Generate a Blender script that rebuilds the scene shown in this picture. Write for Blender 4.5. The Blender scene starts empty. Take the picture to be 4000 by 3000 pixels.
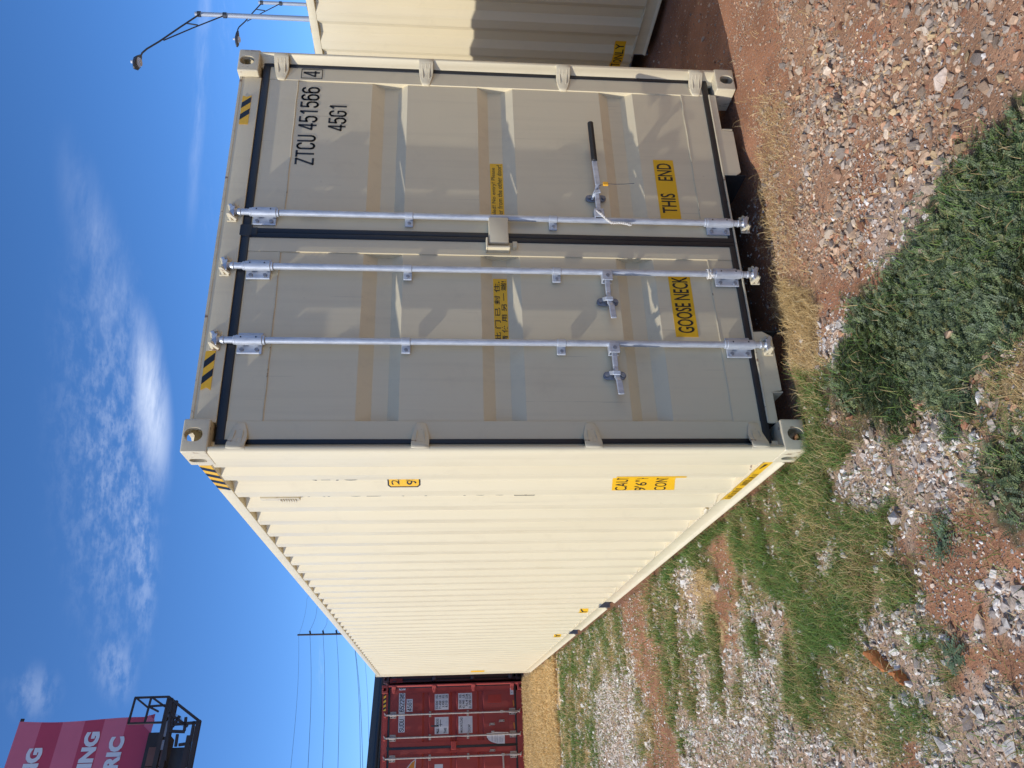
import bpy, bmesh, math, random
import numpy as np
from mathutils import Vector, Matrix, Quaternion
R = math.radians
random.seed(7); rng = np.random.default_rng(11)
scene = bpy.context.scene
COL = scene.collection

# ------------------------------------------------------------------ camera
CAM = (-1.22702, -3.40716, 1.74932); YAW, PITCH, ROLL = 0.431125, -0.091061, 0.004757; FPX = 3083.57
_f = np.array([math.sin(YAW)*math.cos(PITCH), math.cos(YAW)*math.cos(PITCH), math.sin(PITCH)])
_r = np.cross(_f, [0, 0, 1]); _r /= np.linalg.norm(_r); _u = np.cross(_r, _f)
_r2 = _r*math.cos(ROLL)+_u*math.sin(ROLL); _u2 = -_r*math.sin(ROLL)+_u*math.cos(ROLL)
cd = bpy.data.cameras.new('camera'); cam = bpy.data.objects.new('camera', cd); COL.objects.link(cam)
# the phone was held so that the picture lies on its side: world up points to image left
X_, Y_, Z_ = -_u2, _r2, -_f
cam.matrix_world = Matrix(((X_[0], Y_[0], Z_[0], CAM[0]), (X_[1], Y_[1], Z_[1], CAM[1]), (X_[2], Y_[2], Z_[2], CAM[2]), (0, 0, 0, 1)))
cd.sensor_width = 36.0; cd.lens = 36.0*FPX/4000.0; cd.clip_start = 0.05; cd.clip_end = 3000
scene.camera = cam

# ------------------------------------------------------------------ light and sky
SUN_EL, SUN_AZ_FRONT = R(38), R(6.2)
SDIR = Vector((-math.cos(SUN_EL)*math.cos(SUN_AZ_FRONT), -math.cos(SUN_EL)*math.sin(SUN_AZ_FRONT), math.sin(SUN_EL)))
sl = bpy.data.lights.new('sun', 'SUN'); sl.energy = 2.10; sl.angle = R(0.53); sl.color = (1.0, 0.975, 0.93)
so = bpy.data.objects.new('sun', sl); COL.objects.link(so)
so.rotation_mode = 'QUATERNION'; so.rotation_quaternion = SDIR.to_track_quat('Z', 'Y')
so.location = (-8, -2, 12)
vs = scene.view_settings
vs.view_transform = 'Standard'; vs.look = 'None'; vs.exposure = 0.84; vs.gamma = 1.0; vs.use_curve_mapping = False

W_ = bpy.data.worlds.new('World'); scene.world = W_; W_.use_nodes = True
def build_world():
    nt = W_.node_tree; N = nt.nodes; L = nt.links; N.clear()
    out = N.new('ShaderNodeOutputWorld'); bg = N.new('ShaderNodeBackground'); bg.inputs[1].default_value = 0.15
    sky = N.new('ShaderNodeTexSky'); sky.sky_type = 'NISHITA'; sky.sun_disc = False
    sky.sun_elevation = SUN_EL; sky.sun_rotation = math.atan2(SDIR.x, SDIR.y)
    sky.air_density = 0.6; sky.dust_density = 2.0; sky.ozone_density = 5.0; sky.altitude = 1800
    def math_(op, a, b=None, c=None, clamp=False):
        m = N.new('ShaderNodeMath'); m.operation = op; m.use_clamp = clamp
        for i, v in enumerate((a, b, c)):
            if v is None: continue
            if isinstance(v, (int, float)): m.inputs[i].default_value = v
            else: L.new(v, m.inputs[i])
        return m.outputs[0]
    tc = N.new('ShaderNodeTexCoord'); sep = N.new('ShaderNodeSeparateXYZ'); L.new(tc.outputs['Generated'], sep.inputs[0])
    z = math_('MAXIMUM', sep.outputs[2], 0.03)
    px = math_('DIVIDE', sep.outputs[0], z); py = math_('DIVIDE', sep.outputs[1], z)
    cmb = N.new('ShaderNodeCombineXYZ'); L.new(px, cmb.inputs[0]); L.new(py, cmb.inputs[1])
    def noise(scale, detail, rough, mapscale=None, rot=0, loc=(0, 0, 0)):
        mp = N.new('ShaderNodeMapping'); mp.inputs['Rotation'].default_value = (0, 0, rot); mp.inputs['Location'].default_value = loc
        if mapscale: mp.inputs['Scale'].default_value = mapscale
        L.new(cmb.outputs[0], mp.inputs[0])
        n = N.new('ShaderNodeTexNoise'); n.inputs['Scale'].default_value = scale; n.inputs['Detail'].default_value = detail
        n.inputs['Roughness'].default_value = rough; L.new(mp.outputs[0], n.inputs['Vector'])
        return n.outputs['Fac']
    def ramp(v, a, b):
        m = N.new('ShaderNodeMapRange'); m.interpolation_type = 'SMOOTHSTEP'
        m.inputs[1].default_value = a; m.inputs[2].default_value = b; L.new(v, m.inputs[0]); return m.outputs[0]
    def blob(cx, cy, ang, ra, rb):
        dx = math_('SUBTRACT', px, cx); dy = math_('SUBTRACT', py, cy)
        c, s = math.cos(ang), math.sin(ang)
        u = math_('ADD', math_('MULTIPLY', dx, c/ra), math_('MULTIPLY', dy, s/ra))
        v = math_('ADD', math_('MULTIPLY', dx, -s/rb), math_('MULTIPLY', dy, c/rb))
        d = math_('SQRT', math_('ADD', math_('MULTIPLY', u, u), math_('MULTIPLY', v, v)))
        return ramp(d, 1.0, 0.0)
    wisp = noise(2.2, 8, 0.62, (1, 2.2, 1), 0.6)
    fleck = noise(13.0, 6, 0.62, (1.0, 0.8, 1), 0.3)
    puff = noise(34.0, 4, 0.6, (1.0, 1.0, 1), 0.2)
    # the bright smooth core, its long tail of small flecks, and a few separate wisps
    core = math_('MULTIPLY', blob(1.13, 2.63, 2.3, 0.42, 0.22), ramp(wisp, 0.25, 0.62))
    tail = math_('MULTIPLY', blob(0.86, 2.42, 2.5, 0.85, 0.52), math_('MULTIPLY', ramp(fleck, 0.36, 0.66), ramp(puff, 0.25, 0.6)))
    up = math_('MULTIPLY', blob(1.33, 2.1, 2.0, 0.5, 0.22), ramp(wisp, 0.35, 0.7))
    low = math_('MULTIPLY', blob(0.62, 2.78, 2.6, 0.42, 0.16), ramp(fleck, 0.36, 0.66))
    w1 = math_('MULTIPLY', blob(0.26, 2.7, 1.7, 0.26, 0.13), ramp(fleck, 0.35, 0.65))
    w2 = math_('MULTIPLY', blob(0.16, 2.2, 1.6, 0.2, 0.09), ramp(fleck, 0.38, 0.65))
    w3 = math_('MULTIPLY', blob(2.6, 2.55, 2.9, 0.9, 0.13), ramp(wisp, 0.35, 0.7))
    anyw = math_('MULTIPLY', ramp(noise(0.35, 3, 0.5, None, 0, (3.1, 1.7, 0)), 0.62, 0.8), ramp(fleck, 0.4, 0.7))
    dens = math_('MULTIPLY', core, 0.52)
    for c_, k in ((tail, 0.15), (up, 0.17), (low, 0.14), (w1, 0.14), (w2, 0.12), (w3, 0.16), (anyw, 0.14)):
        dens = math_('ADD', dens, math_('MULTIPLY', c_, k))
    dens = math_('MINIMUM', dens, 0.72)
    mix = N.new('ShaderNodeMix'); mix.data_type = 'RGBA'
    hs = N.new('ShaderNodeHueSaturation'); hs.inputs['Saturation'].default_value = 1.14; hs.inputs['Value'].default_value = 0.90
    L.new(sky.outputs[0], hs.inputs['Color'])
    L.new(dens, mix.inputs['Factor']); L.new(hs.outputs[0], mix.inputs['A']); mix.inputs['B'].default_value = (4.6, 4.9, 5.4, 1)
    L.new(mix.outputs['Result'], bg.inputs[0]); L.new(bg.outputs[0], out.inputs[0])
build_world()

# ------------------------------------------------------------------ pixel <-> place
_C = np.array(CAM)
def ray(x, y):
    d = _f+_r2*((1500-y)/FPX)+_u2*((2000-x)/FPX); return d/np.linalg.norm(d)
def on(x, y, axis, val):
    d = ray(x, y); return _C+d*((val-_C[axis])/d[axis])
def to_px(P):
    d = np.asarray(P, float)-_C; w = d@_f; w = np.where(w < 0.05, 0.05, w)
    return 2000-(d@_u2)/w*FPX, 1500-(d@_r2)/w*FPX, d@_f

# ------------------------------------------------------------------ materials
def nodes(name):
    m = bpy.data.materials.new(name); m.use_nodes = True
    nt = m.node_tree; b = nt.nodes['Principled BSDF']; return m, nt, b
def mat(name, col, rough=0.5, metal=0.0, var=0.12, scale=6.0, bump=0.0, bscale=120.0, spec=0.5):
    m, nt, b = nodes(name); N, L = nt.nodes, nt.links
    tc = N.new('ShaderNodeTexCoord'); n = N.new('ShaderNodeTexNoise'); n.inputs['Scale'].default_value = scale; n.inputs['Detail'].default_value = 6
    L.new(tc.outputs['Object'], n.inputs['Vector'])
    mx = N.new('ShaderNodeMix'); mx.data_type = 'RGBA'
    mx.inputs['A'].default_value = (*[c*(1-var) for c in col], 1); mx.inputs['B'].default_value = (*[min(1, c*(1+var)) for c in col], 1)
    L.new(n.outputs['Fac'], mx.inputs['Factor']); L.new(mx.outputs['Result'], b.inputs['Base Color'])
    b.inputs['Roughness'].default_value = rough; b.inputs['Metallic'].default_value = metal; b.inputs['Specular IOR Level'].default_value = spec
    if bump:
        n2 = N.new('ShaderNodeTexNoise'); n2.inputs['Scale'].default_value = bscale; n2.inputs['Detail'].default_value = 5
        L.new(tc.outputs['Object'], n2.inputs['Vector']); bp = N.new('ShaderNodeBump'); bp.inputs['Strength'].default_value = bump; bp.inputs['Distance'].default_value = 0.004
        L.new(n2.outputs['Fac'], bp.inputs['Height']); L.new(bp.outputs[0], b.inputs['Normal'])
    return m
def paint(name, col, rough=0.36, dirt=(0.28, 0.22, 0.15), dirt_amt=0.22, rust_amt=0.6, rust_at=0.70, fade=None, wave=0.35, spec=0.5):
    """sheet-steel paint: soft tonal drift, vertical run marks, small rust specks, slight oil-canning"""
    m, nt, b = nodes(name); N, L = nt.nodes, nt.links
    tc = N.new('ShaderNodeTexCoord')
    def noise(scale, det=6, ms=None, rg=0.55):
        n = N.new('ShaderNodeTexNoise'); n.inputs['Scale'].default_value = scale; n.inputs['Detail'].default_value = det; n.inputs['Roughness'].default_value = rg
        if ms:
            mp = N.new('ShaderNodeMapping'); mp.inputs['Scale'].default_value = ms; L.new(tc.outputs['Object'], mp.inputs[0]); L.new(mp.outputs[0], n.inputs['Vector'])
        else: L.new(tc.outputs['Object'], n.inputs['Vector'])
        return n.outputs['Fac']
    def rng_(v, a, b_, c=0.0, d=1.0):
        q = N.new('ShaderNodeMapRange'); q.inputs[1].default_value = a; q.inputs[2].default_value = b_; q.inputs[3].default_value = c; q.inputs[4].default_value = d
        L.new(v, q.inputs[0]); return q.outputs[0]
    def mixc(fac, A, B):
        x = N.new('ShaderNodeMix'); x.data_type = 'RGBA'; L.new(fac, x.inputs['Factor'])
        for s, v in (('A', A), ('B', B)):
            if isinstance(v, tuple): x.inputs[s].default_value = (*v, 1)
            else: L.new(v, x.inputs[s])
        return x.outputs['Result']
    f2 = fade or tuple(c*0.9 for c in col)
    c = mixc(rng_(noise(1.1, 4), 0.3, 0.7), col, f2)
    st = rng_(noise(1.0, 7, (16, 16, 0.55), 0.65), 0.5, 0.86, 0.0, dirt_amt)
    c = mixc(st, c, dirt)
    grime = rng_(noise(7.0, 8, None, 0.7), 0.55, 0.85, 0.0, dirt_amt*0.8); c = mixc(grime, c, dirt)
    sc_ = rng_(noise(1.0, 3, (70, 70, 1.6), 0.5), 0.71, 0.745, 0.0, 0.20); c = mixc(sc_, c, tuple(q*0.62 for q in dirt) if dirt[0] > 0.2 else dirt)
    rs = rng_(noise(28.0, 6, (1, 1, 0.35), 0.6), rust_at, rust_at+0.06, 0.0, rust_amt); c = mixc(rs, c, (0.16, 0.065, 0.025))
    L.new(c, b.inputs['Base Color']); b.inputs['Specular IOR Level'].default_value = spec
    L.new(rng_(noise(5.0, 5), 0.3, 0.7, rough-0.06, rough+0.12), b.inputs['Roughness'])
    bp = N.new('ShaderNodeBump'); bp.inputs['Strength'].default_value = 0.10; bp.inputs['Distance'].default_value = 0.002; L.new(noise(240.0, 3), bp.inputs['Height'])
    bp2 = N.new('ShaderNodeBump'); bp2.inputs['Strength'].default_value = wave; bp2.inputs['Distance'].default_value = 0.012; L.new(noise(2.4, 2), bp2.inputs['Height'])
    L.new(bp.outputs[0], bp2.inputs['Normal']); L.new(bp2.outputs[0], b.inputs['Normal'])
    return m
def galv(name):
    m, nt, b = nodes(name); N, L = nt.nodes, nt.links
    tc = N.new('ShaderNodeTexCoord'); mp = N.new('ShaderNodeMapping'); mp.inputs['Scale'].default_value = (1, 1, 0.25); L.new(tc.outputs['Object'], mp.inputs[0])
    n = N.new('ShaderNodeTexNoise'); n.inputs['Scale'].default_value = 55; n.inputs['Detail'].default_value = 7; n.inputs['Roughness'].default_value = 0.7; L.new(mp.outputs[0], n.inputs['Vector'])
    cr = N.new('ShaderNodeValToRGB'); cr.color_ramp.elements[0].position = 0.36; cr.color_ramp.elements[0].color = (0.40, 0.425, 0.465, 1)
    cr.color_ramp.elements[1].position = 0.62; cr.color_ramp.elements[1].color = (0.55, 0.575, 0.61, 1); L.new(n.outputs['Fac'], cr.inputs[0]); L.new(cr.outputs[0], b.inputs['Base Color'])
    b.inputs['Metallic'].default_value = 0.45; b.inputs['Roughness'].default_value = 0.46
    bp = N.new('ShaderNodeBump'); bp.inputs['Strength'].default_value = 0.10; bp.inputs['Distance'].default_value = 0.002; L.new(n.outputs['Fac'], bp.inputs['Height']); L.new(bp.outputs[0], b.inputs['Normal'])
    return m
def attr_mat(name, rough=0.8, nscale=40, nvar=0.35, spec=0.3, trans=0.0, bump=0.4):
    """colour comes from the piece's own attribute, broken up by fine grain"""
    m, nt, b = nodes(name); N, L = nt.nodes, nt.links
    a = N.new('ShaderNodeAttribute'); a.attribute_name = 'Col'
    tc = N.new('ShaderNodeTexCoord'); n = N.new('ShaderNodeTexNoise'); n.inputs['Scale'].default_value = nscale; n.inputs['Detail'].default_value = 8; n.inputs['Roughness'].default_value = 0.65
    L.new(tc.outputs['Object'], n.inputs['Vector'])
    mr = N.new('ShaderNodeMapRange'); mr.inputs[1].default_value = 0.3; mr.inputs[2].default_value = 0.7; mr.inputs[3].default_value = 1-nvar; mr.inputs[4].default_value = 1+nvar; L.new(n.outputs['Fac'], mr.inputs[0])
    vm = N.new('ShaderNodeVectorMath'); vm.operation = 'SCALE'; L.new(a.outputs['Color'], vm.inputs[0]); L.new(mr.outputs[0], vm.inputs['Scale'])
    L.new(vm.outputs[0], b.inputs['Base Color']); b.inputs['Roughness'].default_value = rough; b.inputs['Specular IOR Level'].default_value = spec
    if bump:
        bp = N.new('ShaderNodeBump'); bp.inputs['Strength'].default_value = bump; bp.inputs['Distance'].default_value = 0.006; L.new(n.outputs['Fac'], bp.inputs['Height']); L.new(bp.outputs[0], b.inputs['Normal'])
    if trans:
        tr = N.new('ShaderNodeBsdfTranslucent'); L.new(vm.outputs[0], tr.inputs[0]); mx = N.new('ShaderNodeMixShader'); mx.inputs[0].default_value = trans
        L.new(b.outputs[0], mx.inputs[1]); L.new(tr.outputs[0], mx.inputs[2]); L.new(mx.outputs[0], N['Material Output'].inputs['Surface'])
    return m
M = {}
M['beige'] = paint('beige_paint', (0.70, 0.60, 0.395), fade=(0.675, 0.575, 0.375), dirt_amt=0.20, rust_at=0.735, wave=0.10)
M['beige_worn'] = paint('beige_paint_worn', (0.67, 0.575, 0.385), dirt_amt=0.42, rust_at=0.61, rust_amt=0.8, wave=0.08)
M['red'] = paint('red_container_paint', (0.385, 0.062, 0.050), 0.6, spec=0.15, fade=(0.33, 0.072, 0.060), dirt=(0.13, 0.055, 0.05), dirt_amt=0.32, rust_at=0.66, wave=0.3)
M['maroon'] = paint('shaded_red_container_paint', (0.10, 0.035, 0.03), dirt=(0.04, 0.03, 0.03), dirt_amt=0.6, rust_at=0.62)  # red container paint, darkened by the shade it stands in
M['rubber'] = mat('black_rubber', (0.012, 0.013, 0.016), 0.42, 0, 0.35, 14)
M['galv'] = galv('galvanised_steel')
M['galv_dull'] = mat('dull_zinc', (0.23, 0.245, 0.28), 0.5, 0.5, 0.35, 45, 0.3, 160)
M['old_zinc'] = mat('dirty_zinc', (0.42, 0.36, 0.31), 0.55, 0.3, 0.4, 30, 0.3)
M['yellow'] = mat('yellow_vinyl', (0.80, 0.44, 0.012), 0.32, 0, 0.06, 9)
M['black'] = mat('black_print', (0.010, 0.010, 0.011), 0.4, 0, 0.2, 30)
M['white'] = mat('white_vinyl', (0.62, 0.61, 0.60), 0.45, 0, 0.14, 22)
M['orange'] = mat('orange_mark', (0.62, 0.22, 0.02), 0.5, 0, 0.2, 22)
M['redpatch'] = mat('bright_red_patch', (0.42, 0.035, 0.02), 0.5, 0, 0.15, 12)
M['grip'] = mat('black_grip', (0.012, 0.012, 0.012), 0.55, 0, 0.3, 50, 0.3)
M['rope'] = mat('white_rope', (0.66, 0.62, 0.55), 0.85, 0, 0.25, 150, 0.6, 260)
M['tag'] = mat('yellow_seal', (0.85, 0.42, 0.03), 0.35)
M['wire'] = mat('dark_wire', (0.07, 0.075, 0.085), 0.6)
M['dark'] = mat('dark_interior', (0.012, 0.011, 0.010), 0.9)  # near-black; in the sill pockets it stands in for shade
M['steel_pole'] = mat('grey_pole', (0.42, 0.44, 0.46), 0.45, 0.3, 0.1, 3)
M['lamp_dark'] = mat('lamp_arm_paint', (0.045, 0.048, 0.055), 0.5, 0.2)
M['lens'] = mat('lamp_lens', (0.55, 0.56, 0.58), 0.15)
M['wood'] = mat('weathered_wood', (0.07, 0.055, 0.045), 0.85)
M['bldg_dark'] = mat('charcoal_metal', (0.050, 0.052, 0.060), 0.5, 0.1, 0.15, 2)
M['bldg_grey'] = mat('grey_siding', (0.24, 0.24, 0.26), 0.6, 0, 0.15, 4)
M['bb_frame'] = mat('billboard_steel', (0.052, 0.042, 0.040), 0.7, 0.2, 0.35, 3)
M['bb_rust'] = mat('billboard_primer', (0.19, 0.085, 0.065), 0.8, 0, 0.3, 2)
M['bb_mesh'] = mat('billboard_grating', (0.25, 0.25, 0.27), 0.6, 0.3, 0.2, 9)
M['ban_a'] = mat('banner_crimson', (0.52, 0.055, 0.10), 0.6, 0, 0.08, 2)
M['ban_b'] = mat('banner_rose', (0.66, 0.15, 0.21), 0.6, 0, 0.08, 2)
M['ban_t'] = mat('banner_white', (0.72, 0.74, 0.76), 0.6, 0, 0.04, 2)
M['rust'] = mat('rusty_scrap', (0.40, 0.135, 0.035), 0.75, 0, 0.5, 45, 0.7, 90)
M['stone'] = attr_mat('stone', 0.85, 55, 0.30, 0.25, 0, 0.7)
M['gravel'] = attr_mat('gravel', 0.85, 70, 0.28, 0.25, 0, 0.5)
M['grass'] = attr_mat('grass_blades', 0.55, 30, 0.2, 0.3, 0.30, 0)
M['straw'] = attr_mat('straw', 0.7, 30, 0.2, 0.25, 0.25, 0)
M['leaf'] = attr_mat('weed_leaves', 0.5, 30, 0.2, 0.35, 0.22, 0)

# ------------------------------------------------------------------ builders
class MB:
    def __init__(s): s.v = []; s.f = []
    def add(s, v, f):
        o = len(s.v); s.v += [tuple(p) for p in v]; s.f += [tuple(i+o for i in q) for q in f]; return s
    def box(s, x0, x1, y0, y1, z0, z1):
        v = [(x, y, z) for z in (z0, z1) for y in (y0, y1) for x in (x0, x1)]
        return s.add(v, [(0, 2, 3, 1), (4, 5, 7, 6), (0, 1, 5, 4), (2, 6, 7, 3), (0, 4, 6, 2), (1, 3, 7, 5)])
    def bar(s, p, q, w, h=None):
        h = h or w; p, q = Vector(p), Vector(q); d = (q-p).normalized()
        up = Vector((0, 0, 1)) if abs(d.z) < 0.95 else Vector((0, 1, 0))
        a = d.cross(up).normalized()*w/2; b = a.normalized().cross(d)*h/2
        v = [c+i*a+j*b for c in (p, q) for i, j in ((-1, -1), (1, -1), (1, 1), (-1, 1))]
        return s.add(v, [(3, 2, 1, 0), (4, 5, 6, 7)]+[(i, (i+1) % 4, (i+1) % 4+4, i+4) for i in range(4)])
    def cyl(s, p, q, r0, r1=None, n=14, caps=True):
        r1 = r0 if r1 is None else r1; p, q = Vector(p), Vector(q); d = (q-p).normalized()
        a = d.orthogonal().normalized(); b = d.cross(a); v = []
        for c, r in ((p, r0), (q, r1)):
            v += [c+(a*math.cos(2*math.pi*i/n)+b*math.sin(2*math.pi*i/n))*r for i in range(n)]
        f = [(i, (i+1) % n, (i+1) % n+n, i+n) for i in range(n)]
        if caps: f += [tuple(range(n-1, -1, -1)), tuple(range(n, 2*n))]
        return s.add(v, f)
    def tube(s, pts, r, n=6):
        pts = [Vector(p) for p in pts]
        v = []; prev = None
        for i, p in enumerate(pts):
            d = (pts[min(i+1, len(pts)-1)]-pts[max(i-1, 0)]).normalized()
            if prev is None: a = d.orthogonal().normalized()
            else: a = (prev-d*prev.dot(d)).normalized()
            prev = a; b = d.cross(a); rr = r[i] if isinstance(r, (list, tuple)) else r
            v += [p+(a*math.cos(2*math.pi*k/n)+b*math.sin(2*math.pi*k/n))*rr for k in range(n)]
        f = [(i*n+k, i*n+(k+1) % n, (i+1)*n+(k+1) % n, (i+1)*n+k) for i in range(len(pts)-1) for k in range(n)]
        f += [tuple(range(n-1, -1, -1)), tuple(range((len(pts)-1)*n, len(pts)*n))]
        return s.add(v, f)
    def prism(s, poly, axis, a, b):
        """2D outline extruded along an axis from a to b (axis 1: outline is x,z; 0: y,z; 2: x,y)"""
        def P(u, w, t): return (u, t, w) if axis == 1 else ((t, u, w) if axis == 0 else (u, w, t))
        n = len(poly); v = [P(u, w, a) for u, w in poly]+[P(u, w, b) for u, w in poly]
        return s.add(v, [tuple(range(n)), tuple(range(2*n-1, n-1, -1))]+[(i, i+n, (i+1) % n+n, (i+1) % n) for i in range(n)])
    def sheet(s, prof, axis, a, b):
        def P(u, w, t): return (u, t, w) if axis == 1 else ((t, u, w) if axis == 0 else (u, w, t))
        n = len(prof); v = [P(u, w, a) for u, w in prof]+[P(u, w, b) for u, w in prof]
        return s.add(v, [(i, i+1, i+1+n, i+n) for i in range(n-1)])
    def build(s, name, m, parent=None, bevel=0.0, smooth=True, seg=1, fix=True):
        me = bpy.data.meshes.new(name); me.from_pydata(s.v, [], s.f)
        bm = bmesh.new(); bm.from_mesh(me)
        if fix: bmesh.ops.recalc_face_normals(bm, faces=bm.faces)
        if bevel:
            ed = [e for e in bm.edges if len(e.link_faces) == 2 and e.calc_face_angle(0) > 0.6]
            bmesh.ops.bevel(bm, geom=ed, offset=bevel, segments=seg, affect='EDGES', profile=0.6, clamp_overlap=True)
        bm.to_mesh(me); bm.free()
        if smooth:
            me.polygons.foreach_set('use_smooth', [True]*len(me.polygons)); me.set_sharp_from_angle(angle=R(34))
        me.materials.append(M[m] if isinstance(m, str) else m); me.update()
        return link(name, me, parent)
def link(name, me, parent=None):
    o = bpy.data.objects.new(name, me); COL.objects.link(o)
    if parent is not None: o.parent = parent
    return o
def empty(name, loc=(0, 0, 0), rz=0.0):
    o = bpy.data.objects.new(name, None); COL.objects.link(o); o.location = loc; o.rotation_euler = (0, 0, rz); o.empty_display_size = 0.2; return o
def tag(o, label, cat, group=None, kind=None):
    o['label'] = label; o['category'] = cat
    if group: o['group'] = group
    if kind: o['kind'] = kind
    return o
def stuff(o): o['kind'] = 'stuff'; return o

_tc = {}
def text2d(body, bold=0.0, res=3):
    key = (body, bold)
    if key in _tc: return _tc[key]
    c = bpy.data.curves.new('t', 'FONT'); c.body = body; c.size = 1.0; c.offset = bold; c.resolution_u = res; c.dimensions = '2D'; c.fill_mode = 'FRONT'
    o = bpy.data.objects.new('t', c); COL.objects.link(o)
    dg = bpy.context.evaluated_depsgraph_get(); me = bpy.data.meshes.new_from_object(o.evaluated_get(dg))
    v = np.array([p.co[:2] for p in me.vertices]) if len(me.vertices) else np.zeros((0, 2))
    f = [tuple(p.vertices) for p in me.polygons]
    bpy.data.objects.remove(o); bpy.data.curves.remove(c); bpy.data.meshes.remove(me)
    _tc[key] = (v, f); return v, f
def text_fit(body, u0, u1, w0, w1, bold=0.0):
    v, f = text2d(body, bold)
    lo, hi = v.min(0), v.max(0); q = (v-lo)/(hi-lo)
    return np.stack([u0+q[:, 0]*(u1-u0), w0+q[:, 1]*(w1-w0)], 1), f
# narrow block lettering drawn as strokes (centre lines in a 0.5 x 1 box)
def _arc(cx, cy, rx, ry, a0, a1, n=7): return [(cx+rx*math.cos(R(a0+(a1-a0)*i/n)), cy+ry*math.sin(R(a0+(a1-a0)*i/n))) for i in range(n+1)]
GL = {
 'Z': [[(0, 1), (0.46, 1), (0, 0), (0.48, 0)]], 'T': [[(-0.02, 1), (0.46, 1)], [(0.22, 1), (0.22, 0)]],
 'C': [_arc(0.22, 0.78, 0.22, 0.22, 0, 180)+_arc(0.22, 0.22, 0.22, 0.22, 180, 360)], 'U': [[(0, 1)]+_arc(0.22, 0.22, 0.22, 0.22, 180, 360)+[(0.44, 1)]],
 'S': [_arc(0.22, 0.78, 0.22, 0.22, 0, 180)+[(0.02, 0.66), (0.42, 0.36)]+_arc(0.22, 0.22, 0.22, 0.22, 0, -180)], 'D': [[(0, 0), (0, 1), (0.2, 1)]+_arc(0.2, 0.76, 0.24, 0.24, 90, 0)+_arc(0.2, 0.24, 0.24, 0.24, 0, -90)+[(0, 0)]],
 'G': [_arc(0.22, 0.78, 0.22, 0.22, 0, 180)+_arc(0.22, 0.22, 0.22, 0.22, 180, 360)+[(0.44, 0.48), (0.26, 0.48)]],
 '0': [_arc(0.22, 0.78, 0.22, 0.22, 0, 180)+_arc(0.22, 0.22, 0.22, 0.22, 180, 360)+[(0.44, 0.78)]], '1': [[(0.08, 0.80), (0.26, 1), (0.26, 0)]],
 '2': [_arc(0.22, 0.78, 0.22, 0.22, 180, 0)+[(0.42, 0.62), (0, 0), (0.46, 0)]], '4': [[(0.34, 0), (0.34, 1), (0.30, 1), (-0.02, 0.26), (0.48, 0.26)]],
 '5': [[(0.42, 1), (0.04, 1), (0.02, 0.56), (0.10, 0.62), (0.22, 0.64)]+_arc(0.22, 0.42, 0.22, 0.22, 80, 0, 4)+_arc(0.22, 0.22, 0.22, 0.22, 0, -180)],
 '6': [_arc(0.22, 0.78, 0.22, 0.22, 20, 180)+[(0, 0.22)]+_arc(0.22, 0.22, 0.22, 0.22, 180, 360)+_arc(0.22, 0.40, 0.22, 0.22, 0, 180)],
 '9': [_arc(0.22, 0.22, 0.22, 0.22, 200, 360)+[(0.44, 0.78)]+_arc(0.22, 0.78, 0.22, 0.22, 0, 180)+_arc(0.22, 0.60, 0.22, 0.22, 180, 360)],
}
def block_door(name, body, x0, x1, z0, z1, y, parent, wt=0.115, m='black'):
    h = z1-z0; n = len(body); adv = 0.66; tot = sum((0.38 if c == ' ' else adv) for c in body)-0.2; sx = (x1-x0)/tot; b = MB(); cur = 0.0; w = wt*h*0.5
    for c in body:
        if c == ' ': cur += 0.38; continue
        for ln in GL[c]:
            P_ = [(x0+w+(cur+u)*sx*(1-2*w/(x1-x0)), z0+w+v*(h-2*w)) for u, v in ln]
            for k, ((xa, za), (xb, zb)) in enumerate(zip(P_[:-1], P_[1:])):
                dx, dz = xb-xa, zb-za; L = math.hypot(dx, dz) or 1e-6; nx, nz = -dz/L*w, dx/L*w; ex, ez = dx/L*w*0.55, dz/L*w*0.55
                b.add([(xa+nx-ex, y, za+nz-ez), (xa-nx-ex, y, za-nz-ez), (xb-nx+ex, y, zb-nz+ez), (xb+nx+ex, y, zb+nz+ez)], [(0, 1, 2, 3)])
        cur += adv
    return b.build(name, m, parent, smooth=False, fix=False)
def text_door(name, body, x0, x1, z0, z1, y, m='black', parent=None, bold=0.012):
    uv, f = text_fit(body, x0, x1, z0, z1, bold)
    b = MB(); b.add([(u, y, w) for u, w in uv], f)
    return b.build(name, m, parent, smooth=False, fix=False)
def sticker_door(x0, x1, z0, z1, y, lines, m='yellow', parent=None, bold=0.010, edge=None, label=None, name='sticker'):
    """a thin sheet on a face that looks towards -y, its printing a hair in front"""
    b = MB(); b.box(x0, x1, y-0.0015, y, z0, z1); s = b.build(name, m, parent, smooth=False)
    for (body, a0, a1, c0, c1) in lines: text_door('lettering', body, a0, a1, c0, c1, y-0.0023, 'black', s, bold)
    if label: s['label'] = label
    return s
def hazard_door(x0, x1, z0, z1, y, parent, ragged, n=2, lean=0.05):
    b = MB(); w = z1-z0
    end = [(x0, z0), (x1, z0), (x1+(-0.012 if ragged == 'r' else 0), z0+w*0.5), (x1-0.004, z1), (x0, z1), (x0+(0.014 if ragged == 'l' else 0), z0+w*0.45)]
    b.prism(end, 1, y-0.0015, y); s = b.build('hazard_sticker', 'yellow', parent, smooth=False)
    L = x1-x0; k = L/(n+0.5)
    for i in range(n):
        a = x0+k*(i+0.35); sw = k*0.48
        bb = MB(); bb.add([(a+lean, y-0.0023, z0), (min(a+lean+sw, x1), y-0.0023, z0), (min(a+sw, x1), y-0.0023, z1), (a, y-0.0023, z1)], [(0, 1, 2, 3)])
        bb.build('black_stripe', 'black', s, smooth=False, fix=False)
    return s

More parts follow.
